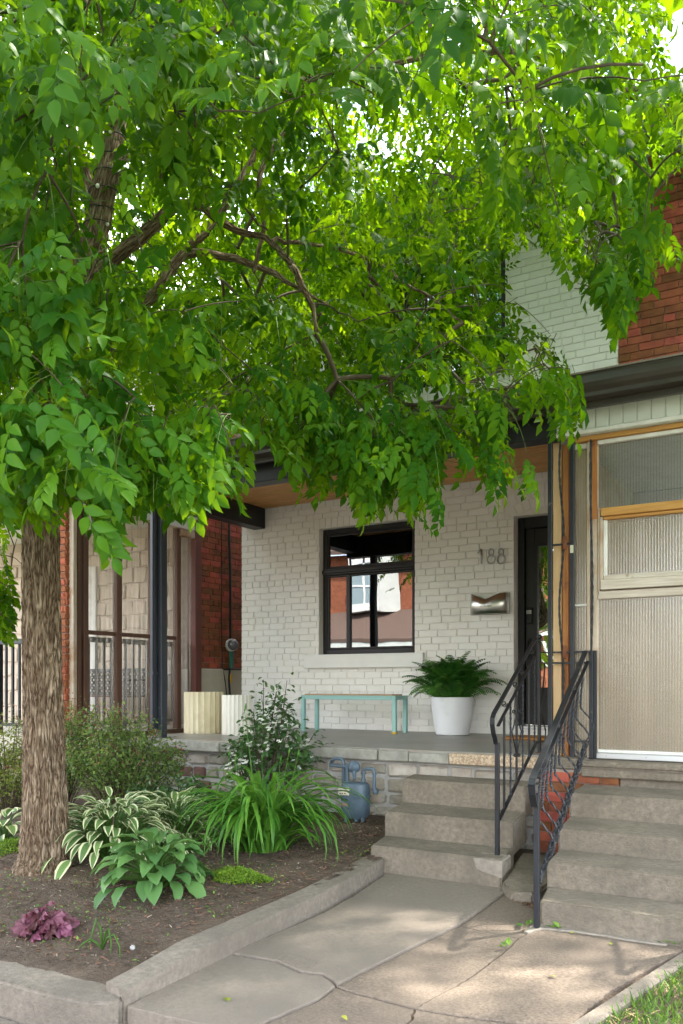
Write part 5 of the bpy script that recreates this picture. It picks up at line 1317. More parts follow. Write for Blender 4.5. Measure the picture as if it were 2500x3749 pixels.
def dropped_fn(k):
    X, Y = ru(-2.5,.3), ru(2.6,5.3)
    if rng.random() < .3: X, Y = ru(-3.6,-2.5), ru(5.0,6.1); return ((X,Y,soil_z(X,Y)+.012),(ru(-1,1),ru(-1,1),0),(ru(-.3,.3),ru(-.3,.3),1),ru(.02,.05))
    return ((X,Y,gz(Y)+.007), (ru(-1,1),ru(-1,1),0), (ru(-.3,.3),ru(-.3,.3),1), ru(.012,.042))
tiny('fallen_leaf_litter', 26, dropped_fn, LF, LFq, MT['fallen_leaf'])
def debris_fn(k):
    t_ = rng.random(); a, b = onG(1845,3262), onG(1985,3335); X = a.x+(b.x-a.x)*t_+ru(-.04,.04); Y = a.y+(b.y-a.y)*t_+ru(-.03,.12)
    return ((X,Y,-1.262+ru(0,.012)), (ru(-1,1),ru(-1,1),ru(-.2,.2)), (ru(-.4,.4),ru(-.4,.4),1), ru(.006,.03))
tiny('crack_litter', 420, debris_fn, CH, CHF, MT['mulch'])
WPX = [(1920,3398),(1950,3388),(2030,3398),(2040,3402),(1850,3474),(1862,3470),(2440,3458),(2472,3464),(2480,3456),(1960,3380)]
def sprig_fn(k):
    q = onG(*WPX[k % 10]); return ((q.x+ru(-.02,.02),q.y+ru(-.02,.02),gz(q.y)+ru(.006,.02)), (ru(-1,1),ru(-1,1),ru(.05,.5)), (ru(-.4,.4),ru(-.4,.4),1), ru(.025,.05))
tiny('crack_weed_growth', 26, sprig_fn, LF, LFq, MT['weed'])
GB_, GBq, _ = blade([(0,1),(.4,.85),(.75,.5),(1,.04)], 1, .11, .9, .3)
def grass_fn(k):
    X, Y = ru(-.95,1.3), ru(2.5,4.4)
    if X < -.826+(Y-3.12)*.191+ru(-.02,.012): return None
    a = ru(0,6.283); return ((X,Y,-1.292), (math.cos(a)*.5, math.sin(a)*.5, ru(.4,1.4)), (ru(-.6,.6),ru(-.6,.6),.4), ru(.025,.075))
tiny('lawn_grass', 15000, grass_fn, GB_, GBq, MT['grass'])
tiny('dry_grass', 6000, lambda k: (lambda g: None if g is None or mnoise.noise(Vector((g[0][0]*3, g[0][1]*3, 4))) < -.05 else (g[0], (g[1][0], g[1][1], g[1][2]*.4), g[2], g[3]*.9))(grass_fn(k)), GB_, GBq, MT['straw'])
# spent bulb leaves and a white pebble
p = onZ(375, 3440, -1.22); bl_ = thing('bulb_foliage', (p.x,p.y,sz(p.x,p.y)), 'wilting grey green bulb leaves on the bare soil', 'plant'); c = bl_.location
for (dx, dy, hh, ex) in ((-.02,0,.15,-.02),(.0,.0,.11,.10),(.03,-.01,.09,.14),(-.01,-.02,.05,-.08)):
    MB().tube([c, c+Vector((dx*.5+ex*.2,dy,hh*.7)), c+Vector((dx+ex*.5,dy-.01,hh)), c+Vector((dx+ex*.9,dy-.03,hh*.5)), c+Vector((dx+ex*1.05,dy-.05,.005))], [.005,.006,.005,.004,.002], 6).build('leaf_blade', MT['weed'], bl_, smooth=True)
p = onZ(485, 3452, -1.22); mb = MB().ball((p.x,p.y,soil_z(p.x,p.y)+.008), .014, 10, sc=(1,.8,.9)); tag(mb.build('pebble', MT['pebble'], smooth=True, jit=.002), 'single white pebble on the soil by the path kerb', 'stone')

# ---------------------------------------------------------------- fern in the pot
fc = Vector((pc[0], pc[1], pc[2]+.34)); fe = thing('boston_fern', fc, 'dark green fern with arching fronds filling the white pot', 'plant')
def frond(seed):
    r = random.Random(seed); V, Fq = [], []; L = .46; n = 22; x = z = 0.0; ang = .95; bend = r.uniform(1.5,2.4)
    pts = []
    for i in range(n+1):
        pts.append((x, z, ang)); x += math.cos(ang)*L/n; z += math.sin(ang)*L/n; ang -= bend/n*(.5+i/n)
    for i in range(n):
        b = len(V)
        for (px_, pz_, _) in (pts[i], pts[i+1]): V += [(px_,-.0012,pz_),(px_,.0012,pz_)]
        Fq.append((b,b+1,b+3,b+2))
    for i in range(2, n):
        t_ = i/n; pl_ = .058*(math.sin(math.pi*min(1,t_*.93+.05))**.75)*r.uniform(.85,1.1)+.006
        px_, pz_, an = pts[i]; nx, nz = -math.sin(an), math.cos(an)
        for s in (-1, 1):
            b = len(V); fw = .35; tw = r.uniform(-.15,.15); hw = .0075
            dx, dz = math.cos(an), math.sin(an)
            for (u, wd) in ((.02,.6),(.4,1),(.75,.8),(1,.1)):
                y = s*u*pl_; f_ = u*pl_*fw; dr = -u*u*pl_*.35
                cx_ = px_+dx*f_+nx*dr; cz_ = pz_+dz*f_+nz*dr
                V += [(cx_-dx*hw*wd, y, cz_-dz*hw*wd+tw*hw), (cx_+dx*hw*wd, y, cz_+dz*hw*wd-tw*hw)]
            for j in range(3): Fq.append((b+2*j,b+2*j+1,b+2*j+3,b+2*j+2))
    return tpl_mesh('frond', np.array(V), Fq, [MT['fern']])
fr_ = [frond(k) for k in range(6)]; r = random.Random(3)
for k in range(165):
    a = k*2.39996+r.uniform(-.3,.3); f = ((k+.5)/165); q = .15*math.sqrt(f)
    d = Vector((math.cos(a), math.sin(a), 1.5-1.5*f+r.uniform(-.15,.3)))
    if math.sin(a) > .3: d.y *= .45
    place('frond', fr_[k % 6], frame_mat(fc+Vector((math.cos(a)*q, math.sin(a)*q*.9, r.uniform(-.02,.02))), d, (-.4*math.cos(a)*f+r.uniform(-.25,.25), -.4*math.sin(a)*f+r.uniform(-.25,.25), 1), r.uniform(.85,1.28)), fe)

# ---------------------------------------------------------------- shrubs
LV, LVq, _ = blade([(0,.1),(.25,.8),(.5,1),(.8,.6),(1,.03)], 1, .58, .7, .3)
def shrub(name, label, c, rx, ry, h, stems, leaves, size, mat, seed, flowers=0, tips=0, wild=.5, lean=(0,0)):
    r = random.Random(seed); t = thing(name, c, label, 'shrub'); st = MB(); ends = []
    for k in range(stems):
        a = r.uniform(0,6.283); q = math.sqrt(r.random()); hh = h*(1-.45*q*q)*r.uniform(.6,1.08)
        tip = Vector((c[0]+rx*q*math.cos(a)*1.02+lean[0]*hh, c[1]+ry*q*math.sin(a)*1.02+lean[1]*hh, c[2]+hh)); b = Vector((c[0]+.10*math.cos(a)*q, c[1]+.08*math.sin(a)*q, c[2]-.02))
        m_ = b.lerp(tip, .55)+Vector((r.uniform(-.06,.06), r.uniform(-.06,.06), h*.10))
        pts = []
        for i in range(9):
            u = i/8; pts.append(b*(1-u)**2+m_*2*u*(1-u)+tip*u*u)
        st.tube(pts, [.006*(1-.75*i/8)+.001 for i in range(9)], 5); ends.append(pts)
    st.build('stems', MT['twig'], t)
    P, X, Z, Sc, A = [], [], [], [], []
    for k in range(leaves):
        pts = ends[r.randrange(len(ends))]; u = 1-abs(r.gauss(0,.36))
        if u < .12: continue
        i = min(7, int(u*8)); q = pts[i].lerp(pts[i+1], u*8-i)+Vector((r.gauss(0,.05*wild),r.gauss(0,.05*wild),r.gauss(0,.045*wild)))*2*rx/.6
        P.append(q[:]); o_ = (q-Vector(c)); o_.z *= .5; X.append((o_.x+r.gauss(0,.35), o_.y+r.gauss(0,.35), r.gauss(0,.3))); Z.append((r.gauss(0,.45), r.gauss(0,.45)-.25, 1)); Sc.append(size*r.uniform(.55,1.15)); A.append(r.random())
    P, X, Z, Sc = map(np.array, (P, X, Z, Sc)); k = len(LV)
    np_mesh('foliage', scatter(LV, frames(P,X,Z), P, Sc), rep_faces(LVq, len(P), k), MT[mat], t, np.repeat(A, k), True, 'stuff')
    if tips:
        sel = [pts[-1] for pts in ends for _ in range(tips)]; P = np.array([(q+Vector((r.gauss(0,.03),r.gauss(0,.03),r.uniform(-.05,.06))))[:] for q in sel])
        n = len(P); X = npr.normal(0,.5,(n,3)); X[:,2] += .5; Z = npr.normal(0,.5,(n,3)); Z[:,2] += 1
        np_mesh('new_growth', scatter(LV, frames(P,X,Z), P, np.full(n, size*.7)), rep_faces(LVq, n, k), MT['red_tip'], t, npr.rand(n*k), True, 'stuff')
    if flowers:
        PV, PF_, _ = blade([(0,.2),(.5,1),(1,.6)], 1, .8, .3, .1)
        for k in range(flowers):
            pts = ends[r.randrange(len(ends))]; u = r.uniform(.55,1); i = min(7, int(u*8)); q = pts[i].lerp(pts[i+1], u*8-i)+Vector((r.gauss(0,.05), -abs(r.gauss(0,.06)), r.gauss(0,.04)))
            mb = MB()
            for j in range(r.randrange(2,5)):
                fp = q+Vector((r.gauss(0,.014),r.gauss(0,.012),r.gauss(0,.010)))
                for i2 in range(5):
                    a = i2*1.2566+r.uniform(-.2,.2); m4 = frame_mat(fp, (math.cos(a),math.sin(a)-.35,.35*math.sin(a)+.1), (0,-.7,.7), r.uniform(.014,.020))
                    mb.add([m4 @ Vector(v) for v in PV], [tuple(f_) for f_ in PF_])
            mb.build('flower_cluster', MT['flower'], t, smooth=True)
    return t
p = onZ(440, 2985, -1.14); shrub('leafy_shrub', 'twiggy small leaved shrub below the porch post', (p.x,p.y,sz(p.x,p.y)), .62, .45, .95, 80, 9500, .032, 'shrub_leaf', 21, tips=10)
p = onZ(225, 2960, -1.14); shrub('leafy_shrub', 'small leaved shrub with reddish tips directly behind the tree trunk', (p.x,p.y,sz(p.x,p.y)), .45, .4, 1.02, 46, 5200, .028, 'shrub_leaf', 24, tips=16)
p = onZ(20, 2965, -1.14); shrub('leafy_shrub', 'yellowish small leaved shrub before the far black railing', (p.x,p.y,sz(p.x,p.y)), .55, .45, .85, 52, 6000, .030, 'yellow_shrub_leaf', 22, tips=10)
p = onZ(965, 2985, -1.13); shrub('flowering_shrub', 'dark leaved shrub with clusters of small white flowers before the planters', (p.x,p.y,sz(p.x,p.y)), .42, .34, 1.18, 44, 1900, .058, 'viburnum_leaf', 23, flowers=85, wild=.7, lean=(.16,0))
p = onZ(640, 3020, -1.14); shrub('leafy_shrub', 'low dark leafy plant filling the shade between hosta and stone foundation', (p.x,p.y,sz(p.x,p.y)), .5, .3, .38, 30, 2200, .045, 'viburnum_leaf', 27)
# ---------------------------------------------------------------- the street tree
tb = atd(165, 3172, 5.45)
tree = thing('street_tree', (tb.x, tb.y, soil_z(tb.x, tb.y)), 'tall leafy tree with ridged bark whose hanging compound leaves fill the top of the view', 'tree')
def catmull(P, n):
    P = [Vector(p) for p in P]; out_ = []
    for i in range(len(P)-1):
        a, b, c, d = P[max(0,i-1)], P[i], P[i+1], P[min(len(P)-1,i+2)]
        for k in range(n):
            t_ = k/n; out_.append(.5*((2*b)+(c-a)*t_+(2*a-5*b+4*c-d)*t_**2+(3*b-a-3*c+d)*t_**3))
    out_.append(P[-1]); return out_
def bark_tube(name, marks, n_around, per, amp, kz=4.0, parent=tree, ka=15.0):
    """marks: (x, y, distance, radius)"""
    pts = catmull([atd(m[0], m[1], m[2]) for m in marks], per); rad = []
    for i in range(len(marks)-1):
        for k in range(per): f_ = k/per; f_ = f_*f_*(3-2*f_); rad.append(marks[i][3]*(1-f_)+marks[i+1][3]*f_)
    rad.append(marks[-1][3])
    if name == 'limb': pts = [q+Vector((mnoise.noise(q*3.1), mnoise.noise(q*3.1+Vector((9,0,0))), mnoise.noise(q*3.1+Vector((0,9,0)))))*.035*min(1, i/12)+Vector((mnoise.noise(q*9), mnoise.noise(q*9+Vector((5,0,0))), mnoise.noise(q*9+Vector((0,5,0)))))*.010 for i, q in enumerate(pts)]; rad = [r_*(1+.12*mnoise.noise(q*7)) for r_, q in zip(rad, pts)]
    V = []; BK = []; ref = Vector((1,0,0)); n = len(pts); arc = 0.0
    for i, p in enumerate(pts):
        d = (pts[min(i+1,n-1)]-pts[max(i-1,0)]).normalized(); ref = (ref-d*ref.dot(d)).normalized(); q = d.cross(ref)
        if i: arc += (pts[i]-pts[i-1]).length
        for j in range(n_around):
            a = 2*math.pi*j/n_around; cc, ss = math.cos(a), math.sin(a); u = ref*math.cos(a)+q*math.sin(a); s = u*rad[i]
            w0 = Vector((cc*1.7, ss*1.7, arc*1.3)); BK.append((cc*rad[i], ss*rad[i], arc)); wv = mnoise.noise(w0*2.0)*.9
            g = Vector((cc*rad[i]*ka*2+wv, ss*rad[i]*ka*2+wv, arc*kz))
            h = 1-abs(mnoise.noise(g*1.35))*2.0; h2 = mnoise.noise(g*3.3)*.35; fl = 1
            k_ = 1+.05*mnoise.noise(w0)
            V.append(p+s*k_+u*amp*(max(-1,h-.6)+h2))
    idx = np.arange(n*n_around).reshape(n, n_around); r_ = np.roll(idx, -1, axis=1)
    q = np.stack([idx[:-1], r_[:-1], r_[1:], idx[1:]], -1).reshape(-1, 4)
    o = np_mesh(name, np.array([v[:] for v in V]), q, MT['bark'], parent, smooth=True)
    at = o.data.attributes.new('bark_run', 'FLOAT_VECTOR', 'POINT'); at.data.foreach_set('vector', np.array(BK, np.float32).reshape(-1))
    return o, pts, rad
trunk_marks = [(160,3240,5.45,.250),(162,3190,5.45,.195),(165,3110,5.45,.155),(165,2960,5.45,.136),(160,2750,5.45,.127),(156,2500,5.45,.120),(153,2250,5.45,.115),(151,2000,5.45,.112),(152,1800,5.45,.109),(165,1550,5.45,.105),(205,1280,5.47,.102),(262,1090,5.5,.106)]
_, tpts, _ = bark_tube('trunk', trunk_marks, 150, 36, .015)
limbs = []
def limb(marks, na=40, per=22, amp=.007):
    o, p_, r_ = bark_tube('limb', marks, na, per, amp); limbs.append((p_, r_)); return o
limb([(250,1110,5.5,.098),(310,985,5.5,.09),(352,850,5.5,.085),(385,690,5.5,.077),(412,520,5.5,.065),(440,360,5.5,.052),(470,150,5.45,.05),(505,-150,5.4,.04),(520,-600,5.4,.02)], 60)
limb([(300,1075,5.45,.050),(430,935,5.3,.042),(540,830,5.2,.038),(640,757,5.15,.033),(730,757,5.15,.026),(850,830,5.2,.021),(990,895,5.2,.018),(1075,990,4.9,.018),(1135,1115,4.85,.015),(1170,1240,4.8,.010)])
limb([(262,1110,5.6,.055),(400,1200,5.8,.047),(500,1130,5.9,.042),(610,1000,5.95,.038),(690,925,6.0,.035),(760,845,6.0,.03),(850,720,6.0,.028),(960,500,6.0,.02),(1010,250,6.0,.012)])
limb([(690,930,6.0,.030),(780,940,6.0,.026),(880,955,6.0,.024),(1000,1000,6.1,.02),(1060,1045,6.1,.014),(1200,1120,6.2,.008)], 24)
limb([(985,893,5.2,.012),(1060,880,5.6,.011),(1200,900,6.0,.011),(1330,940,6.2,.010),(1440,1000,6.2,.009),(1560,1080,6.1,.008),(1700,1200,6.0,.006)], 30)
limb([(230,1200,5.4,.06),(150,1110,5.3,.052),(90,1040,5.2,.05),(40,830,5.1,.042),(-40,500,5.0,.03),(-120,100,4.9,.015)], 30)
limb([(360,830,5.5,.034),(300,590,5.6,.024),(190,520,5.7,.018),(60,470,5.8,.01)], 20)
limb([(440,360,5.5,.03),(640,200,5.4,.024),(900,60,5.3,.02),(1200,-40,5.0,.017),(1500,-160,4.6,.013),(1800,-250,4.3,.008)], 20)
limb([(400,600,5.55,.028),(700,470,5.9,.024),(1000,330,6.1,.022),(1350,260,6.0,.019),(1700,190,5.8,.016),(2000,220,5.5,.012),(2230,350,5.2,.007)], 20)
limb([(930,1000,5.6,.012),(955,850,5.6,.014),(945,690,5.6,.016),(990,560,5.6,.018),(1180,300,5.6,.02),(1190,120,5.6,.012)], 16)
limb([(425,450,5.5,.03),(330,300,5.0,.024),(270,100,4.4,.02),(300,-120,3.8,.015),(450,-330,3.2,.009)], 20)

# ---- compound leaves
def leaflet(L, Wd, fine, rg, coarse=False):
    prof = [(0,.06),(.14,.66),(.32,1.0),(.54,.86),(.74,.50),(.90,.18),(1,.01)] if fine else ([(0,.08),(.42,1.0),(1,.03)] if coarse else [(0,.06),(.30,1.0),(.60,.76),(.84,.30),(1,.02)])
    V, Fq, _ = blade(prof, L, Wd, rg.uniform(.1,1.1), rg.uniform(.15,.65)); return V, Fq
def compound(seed, fine, coarse=False):
    rg = random.Random(seed); n = rg.choice((7,8,9,9)); L = rg.uniform(.21,.29); V = []; Fq = []; pts = []; x = z = 0.0; ang = rg.uniform(-.05,.25); bend = rg.uniform(.3,1.1); m = 10
    for i in range(m+1): pts.append(Vector((x,0,z))); x += math.cos(ang)*L/m; z += math.sin(ang)*L/m; ang -= bend/m
    for i in (() if coarse else range(0, m, 2) if fine else (0, 5)):
        b = len(V); wd = .0014
        for p in (pts[i], pts[i+(2 if fine else 5)]): V += [(p.x,-wd,p.z),(p.x,wd,p.z),(p.x,0,p.z-wd*1.6)]
        Fq += [(b,b+1,b+4,b+3),(b+1,b+2,b+5,b+4),(b+2,b,b+3,b+5)]
    for k in range(n):
        last = k == n-1; t_ = 1.0 if last else .26+.70*k/(n-1); i = min(m-1, int(t_*m)); p = pts[i].lerp(pts[i+1], t_*m-i)
        tg = (pts[i+1]-pts[i]).normalized(); s = 1 if k % 2 else -1
        d = tg if last else (tg*.62+Vector((0,s*.80,0))+Vector((0,0,rg.uniform(-.42,-.10))))
        nz = Vector((rg.uniform(-.2,.2), -s*rg.uniform(.0,.35), 1))
        lv, lf_ = leaflet(rg.uniform(.070,.090)*(.78 if k < 2 else 1.0)*(1.08 if last else 1), rg.uniform(.039,.046), fine, rg, coarse)
        mm = frame_mat(p, d, nz, 1.0); b = len(V); V += [tuple(mm @ Vector(v)) for v in lv]; Fq += [tuple(int(q)+b for q in f_) for f_ in lf_]
    tip = pts[-1]
    return np.array(V), np.array(Fq), np.array(tip)
NT = 8
near_t = [compound(100+k, True) for k in range(NT)]; far_t = [compound(200+k, False) for k in range(NT)]; coarse_t = [compound(200+k, False, True) for k in range(NT)]
near_me = [tpl_mesh('leaf', t_[0], t_[1], [MT['leaf_near']]) for t_ in near_t]

# ---- where leaves hang: a rounded crown, its underside trimmed as the photograph shows
YB = [(-400,2400),(55,2440),(75,2250),(82,1880),(130,1895),(225,1945),(280,1800),(330,1900),(360,2040),(415,2075),(440,1900),(520,1850),(650,1895),(700,1880),(760,1860),(810,1915),(850,1810),(900,1740),(960,1725),(1010,1780),(1110,1830),(1170,1850),(1250,1885),(1285,1790),(1340,1895),(1430,1955),(1465,1860),(1510,1900),(1600,1965),(1640,1850),(1720,1750),(1760,1750),(1850,1850),(1930,1895),(1945,1790),(1965,1560),(2000,1500),(2040,1570),(2110,1645),(2128,1500),(2145,1250),(2200,1200),(2280,1238),(2305,1160),(2350,1085),(2420,1110),(2450,1050),(2500,965),(2900,800)]
ybx, yby = np.array([a for a, _ in YB]), np.array([b for _, b in YB])
GAPS = [[(1897,880),(2057,950),(2120,1070),(2216,1160),(2262,1235),(2264,1345),(2088,1350),(2025,1255),(1977,1180),(1881,1100),(1850,1010)],
        [(2425,-50),(2560,-50),(2560,330),(2470,250)], [(2415,690),(2560,620),(2560,870),(2450,900)], [(2330,1130),(2420,960),(2560,930),(2560,1400),(2330,1400)], [(1830,1560),(1930,1480),(1960,1560),(1960,1700),(1860,1650)]]
CLEAR = [[(290,430),(450,430),(445,700),(430,900),(300,920),(290,700)], [(420,950),(640,700),(700,760),(470,990)], [(690,720),(1100,900),(1200,1230),(1120,1180),(1040,990),(700,830)],
         [(480,1160),(720,860),(780,850),(560,1180)], [(700,900),(1030,960),(1070,1060),(880,990),(700,960)], [(470,620),(560,620),(540,760),(480,740)], [(1280,950),(1370,950),(1370,1020),(1280,1020)]]
def pip(x, y, poly):
    r_ = np.zeros(x.shape, bool); n = len(poly)
    for i in range(n):
        x0, y0 = poly[i]; x1, y1 = poly[(i+1) % n]
        if y0 == y1: continue
        c_ = ((y0 > y) != (y1 > y)) & (x < (x1-x0)*(y-y0)/(y1-y0)+x0); r_ ^= c_
    return r_
def projn(P):
    d = -SA*P[:,0]+CA*P[:,1]; d = np.where(np.abs(d) < 1e-3, 1e-3, d)
    return CX+F*(CA*P[:,0]+SA*P[:,1])/d, HZ-F*P[:,2]/d, d
def banned(P, slack=0):
    x, y, d = projn(P); bad = (d > .2) & (y > np.interp(x, ybx, yby)+slack) & (x > -500) & (x < 3000)
    tas = np.sin(x/23.0+2.1*np.sin(x/61.0))+.6*np.sin(x/9.7+1.3)
    bad |= (x > 800) & (x < 1965) & (d > .2) & (y > 1660+60*np.sin(x/170.0)) & (tas < -.30)
    jx, jy = x+npr.normal(0, 28, len(x)), y+npr.normal(0, 28, len(x))
    for g in GAPS: bad |= pip(jx, jy, g) & (d > .2)
    bad |= (d > .2) & (d < 1.75) & (x > -700) & (x < 3200) & (y > -900)
    lim = np.where(y < 420, 2.4, np.where((x > 1700) & (y < 800), 3.0, np.where(x > 900, 4.2, np.where(x > 480, 3.3, 2.7))))
    bad |= (d > .2) & (d < lim) & (x > -300) & (x < 2800) & (y > -200)
    for g in CLEAR: bad |= pip(x, y, g) & (d < 5.4) & (npr.rand(len(x)) < .9)
    bad |= (x < 82) & (y > 1900) & (d < 5.6) & (d > .2) & (x > -500)
    X, Y, Z = P[:,0], P[:,1], P[:,2]
    bad |= (Y > 5.85) & (Z < 2.30+.36*np.maximum(0, Y-6.0))
    bad |= (Y > 8.2) & (Z < 5.4)
    bad |= (Z < .30) & (Y > 1)
    bad |= (X < -6.2) & (Z < 2.7)
    return bad
cen = np.array([-3.2, 4.35, 3.75]); rad3 = np.array([4.6, 3.75, 3.55])
def sample_crown(n):
    out_ = []; got = 0
    while got < n:
        q = npr.uniform(-1, 1, (n*2, 3)); m_ = (np.abs(q)**2.6).sum(1); ok = (m_ < 1) & (npr.rand(len(q)) < .25+.75*m_)
        P = cen+q[ok]*rad3; x, y, d = projn(P); inv = (d > .3) & (x > -450) & (x < 2950) & (y > -700)
        keep = inv | (npr.rand(len(P)) < .40); P = P[keep]; P = P[~banned(P, -110)]; out_.append(P); got += len(P)
    return np.concatenate(out_)[:n]
N_SPRAY = 4050
base = sample_crown(N_SPRAY)
# the hanging fringe of the underside
fx = npr.uniform(-150, 2480, 460); fy = np.interp(fx, ybx, yby)-npr.uniform(130, 420, 460); fd = npr.uniform(4.6, 5.7, 460)
fd = np.where(fx < 90, npr.uniform(5.7, 6.6, 460), fd); fd = np.where((fx < 1000) & (fx > 90), npr.uniform(3.2, 4.8, 460), fd)
fr3 = np.array([atd(a, b, c_)[:] for a, b, c_ in zip(fx, fy, fd)]); fr3 = fr3[~banned(fr3, -60)]; nfr = len(fr3)
# the crown is closest over the pavement side
qx, qy, qd = npr.uniform(-150, 1250, 330), npr.uniform(-150, 1150, 330), npr.uniform(3.0, 5.3, 330)
qq = np.array([atd(a, b, c_)[:] for a, b, c_ in zip(qx, qy, qd)]); base = np.concatenate([base, qq[~banned(qq, 0)]])
mx_, my_, md_ = npr.uniform(980, 1720, 90), npr.uniform(1480, 1730, 90), npr.uniform(4.7, 5.6, 90)
qq = np.array([atd(a, b, c_)[:] for a, b, c_ in zip(mx_, my_, md_)]); base = np.concatenate([base, qq[~banned(qq, 0)]])
base = np.concatenate([fr3, base])

# ---- twigs: each spray joins the nearest wood
nodes = []; nrad = []
for (p_, r_) in limbs:
    for i in range(0, len(p_), 5): nodes.append(p_[i][:]); nrad.append(r_[i])
n0 = len(nodes); NP = np.array(nodes); plen = np.zeros(n0); parent_ = [-1]*n0
rem = np.ones(len(base), bool)
D = np.linalg.norm(base[:,None,:]-NP[None], axis=2); best = D.argmin(1); bd = D[np.arange(len(base)), best].copy(); cost = bd+.0
allP = [np.array(p) for p in nodes]; pl = list(plen); owner = [-1]*n0; order = []
for it in range(len(base)):
    i = int(np.where(rem, cost, 1e9).argmin()); rem[i] = False
    a = allP[best[i]]; b = base[i]; k = len(allP); allP.append(b); parent_.append(int(best[i])); pl.append(pl[best[i]]+bd[i]); owner.append(i); order.append(k)
    dn = np.linalg.norm(base-b, axis=1); cn_ = dn+.30*pl[k]; up = rem & (cn_ < cost)
    best[up] = k; bd[up] = dn[up]; cost[up] = cn_[up]
cnt = np.zeros(len(allP))
for k in reversed(order): cnt[k] += 1; cnt[parent_[k]] += cnt[k]
tw = MB(); dirs = {}
for k in order:
    a = Vector(allP[parent_[k]]); b = Vector(allP[k]); L = (b-a).length
    mid = a.lerp(b, .5)+Vector((0,0,.10*L))+Vector((rng.gauss(0,.05*L), rng.gauss(0,.05*L), 0))
    r1 = min(.015, .0017*math.sqrt(cnt[k])+.001); pts = []
    for i in range(5): u = i/4; pts.append(a*(1-u)**2+mid*2*u*(1-u)+b*u*u)
    dirs[owner[k]] = (b-mid).normalized()
    x, y, d = projn(np.array([q[:] for q in pts]))
    if d.min() < 4.7: r1 = min(r1, .006)
    if banned(np.array([pts[2][:]]), 40)[0] and r1 < .02: continue
    tw.tube(pts, [r1*1.15, r1*1.1, r1*1.05, r1, r1*.9], 5 if r1 > .006 else 3, cap=False)
tw.build('twigs', MT['twig'], tree, smooth=True, kind='stuff')

# ---- sprays and leaves
LP, LX, LZ, LS, SH = [], [], [], [], []
shoots = MB()
for i in range(len(base)):
    p = Vector(base[i]); d0 = dirs.get(i, Vector((0,0,-1))); hang = i < nfr
    outw = Vector((p.x-cen[0], p.y-cen[1], 0)); outw = outw.normalized() if outw.length > .1 else Vector((1,0,0))
    d = (d0*.45+outw*.65+Vector((rng.gauss(0,.38),rng.gauss(0,.38),rng.gauss(.0,.28)))); d.normalize()
    L = rng.uniform(.28,.52); m = rng.randrange(5,8); q = p.copy(); pts = [q.copy()]; side = rng.choice((-1,1))
    for k in range(m):
        d = (d+Vector((0,0,-.11 if not hang else -.24))).normalized(); q = q+d*(L/m); pts.append(q.copy())
        s = d.cross(Vector((0,0,1))); s = s.normalized() if s.length > .05 else Vector((1,0,0)); side = -side
        ld = d*.45+s*side*rng.uniform(.45,.8)+Vector((0,0,rng.uniform(-.50,.18) if not hang else rng.uniform(-.85,-.1)))
        if k == m-1: ld = d+Vector((0,0,-.4))
        LP.append(q[:]); LX.append(ld.normalized()[:]); LZ.append((outw*.35+Vector((rng.gauss(0,.3),rng.gauss(0,.3)-.15,1)))[:]); LS.append(rng.uniform(.66,1.14))
    SH.append(pts)
LP, LX, LZ, LS = map(np.array, (LP, LX, LZ, LS)); Rm = frames(LP, LX, LZ); ti = npr.randint(0, NT, len(LP))
tips = np.stack([t_[2] for t_ in near_t])[ti]; TP = np.einsum('nij,nj->ni', Rm, tips)*LS[:,None]+LP
bad = banned(TP) | banned((TP+LP)/2) | banned(LP)
keep = ~bad
for pts in SH:
    sx, sy, sd_ = proj(pts[-1])
    if sd_ > 5.4 or sd_ < .5 or not (-100 < sx < 2600) or sy < -150: continue
    if not banned(np.array([pts[-1][:], pts[len(pts)//2][:]])).any(): shoots.tube(pts, [.0024-.0016*k/len(pts) for k in range(len(pts))], 3, cap=False)
shoots.build('shoots', MT['green_twig'], tree, smooth=True, kind='stuff')
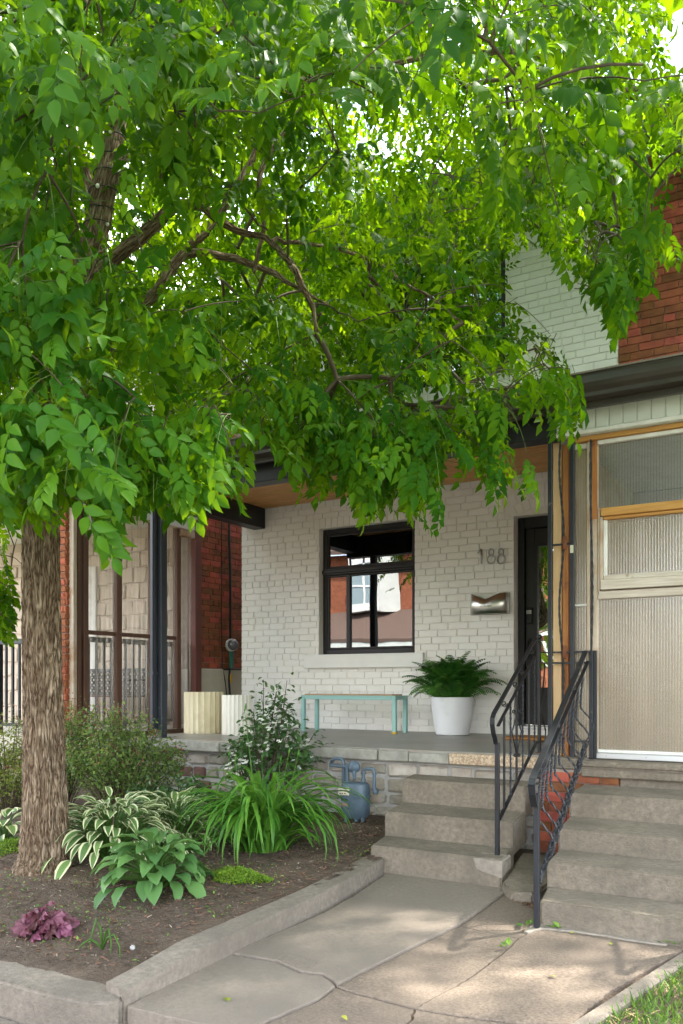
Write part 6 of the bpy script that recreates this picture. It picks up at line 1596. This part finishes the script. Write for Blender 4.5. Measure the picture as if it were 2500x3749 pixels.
LP, LX, LZ, LS, Rm, ti, TP = [a[keep] for a in (LP, LX, LZ, LS, Rm, ti, TP)]
x, y, d = projn((LP+TP)/2); vis = (x > -20) & (x < 2520) & (y > -20) & (y < 3749) & (d > .3)
key = np.where(vis, d, 99); near = np.argsort(key)[:300]; isn = np.zeros(len(LP), bool); isn[near] = True
for i in near:
    m4 = Matrix.Identity(4)
    for a in range(3):
        for b in range(3): m4[a][b] = Rm[i][a][b]*LS[i]
        m4[a][3] = LP[i][a]
    place('leaf', near_me[ti[i]], m4, tree)
Vs, Fs, As, off = [], [], [], 0
fard = (~vis) | (d > 4.9)
for k in range(2*NT):
    s = (~isn) & (ti == k % NT) & (fard if k >= NT else ~fard); n = int(s.sum()); T, Fq, _ = (coarse_t if k >= NT else far_t)[k % NT]
    if not n: continue
    Vs.append(scatter(T, Rm[s], LP[s], LS[s])); Fs.append(rep_faces(Fq, n, len(T))+off); off += n*len(T)
    As.append(np.repeat(npr.rand(n), len(T)))
np_mesh('crown', np.concatenate(Vs), np.concatenate(Fs), MT['leaf'], tree, np.concatenate(As), True, 'stuff')
print('LEAVES', len(LP), 'faces', sum(len(f_) for f_ in Fs), 'fringe', nfr)

# string of garden lights wound round the leader
sl = thing('string_lights', atd(370, 760, 5.5), 'dark cord with small pale bulbs wound round the upper stem of the tree', 'string lights')
lp, lrad = limbs[0]; cord = []
i0, i1 = 40, 92
for k in range(240):
    t_ = k/239; ii = i0+(i1-i0)*t_; i = min(len(lp)-2, int(ii)); c_ = lp[i].lerp(lp[i+1], ii-i); rr_ = lrad[i]+.012; a = t_*2*math.pi*6
    dd = (lp[i+1]-lp[i]).normalized(); u = dd.orthogonal().normalized(); v = dd.cross(u); cord.append(c_+(u*math.cos(a)+v*math.sin(a))*rr_)
MB().tube(cord, .0042, 6).build('cord', MT['black_plastic'], sl, smooth=True)
for k in range(12, 240, 24): MB().ball(cord[k]+Vector((rng.uniform(-.01,.01),-.012,-.008)), .0125, 8, sc=(1,1,1.2)).build('bulb', MT['lamp_lens'], sl, smooth=True)
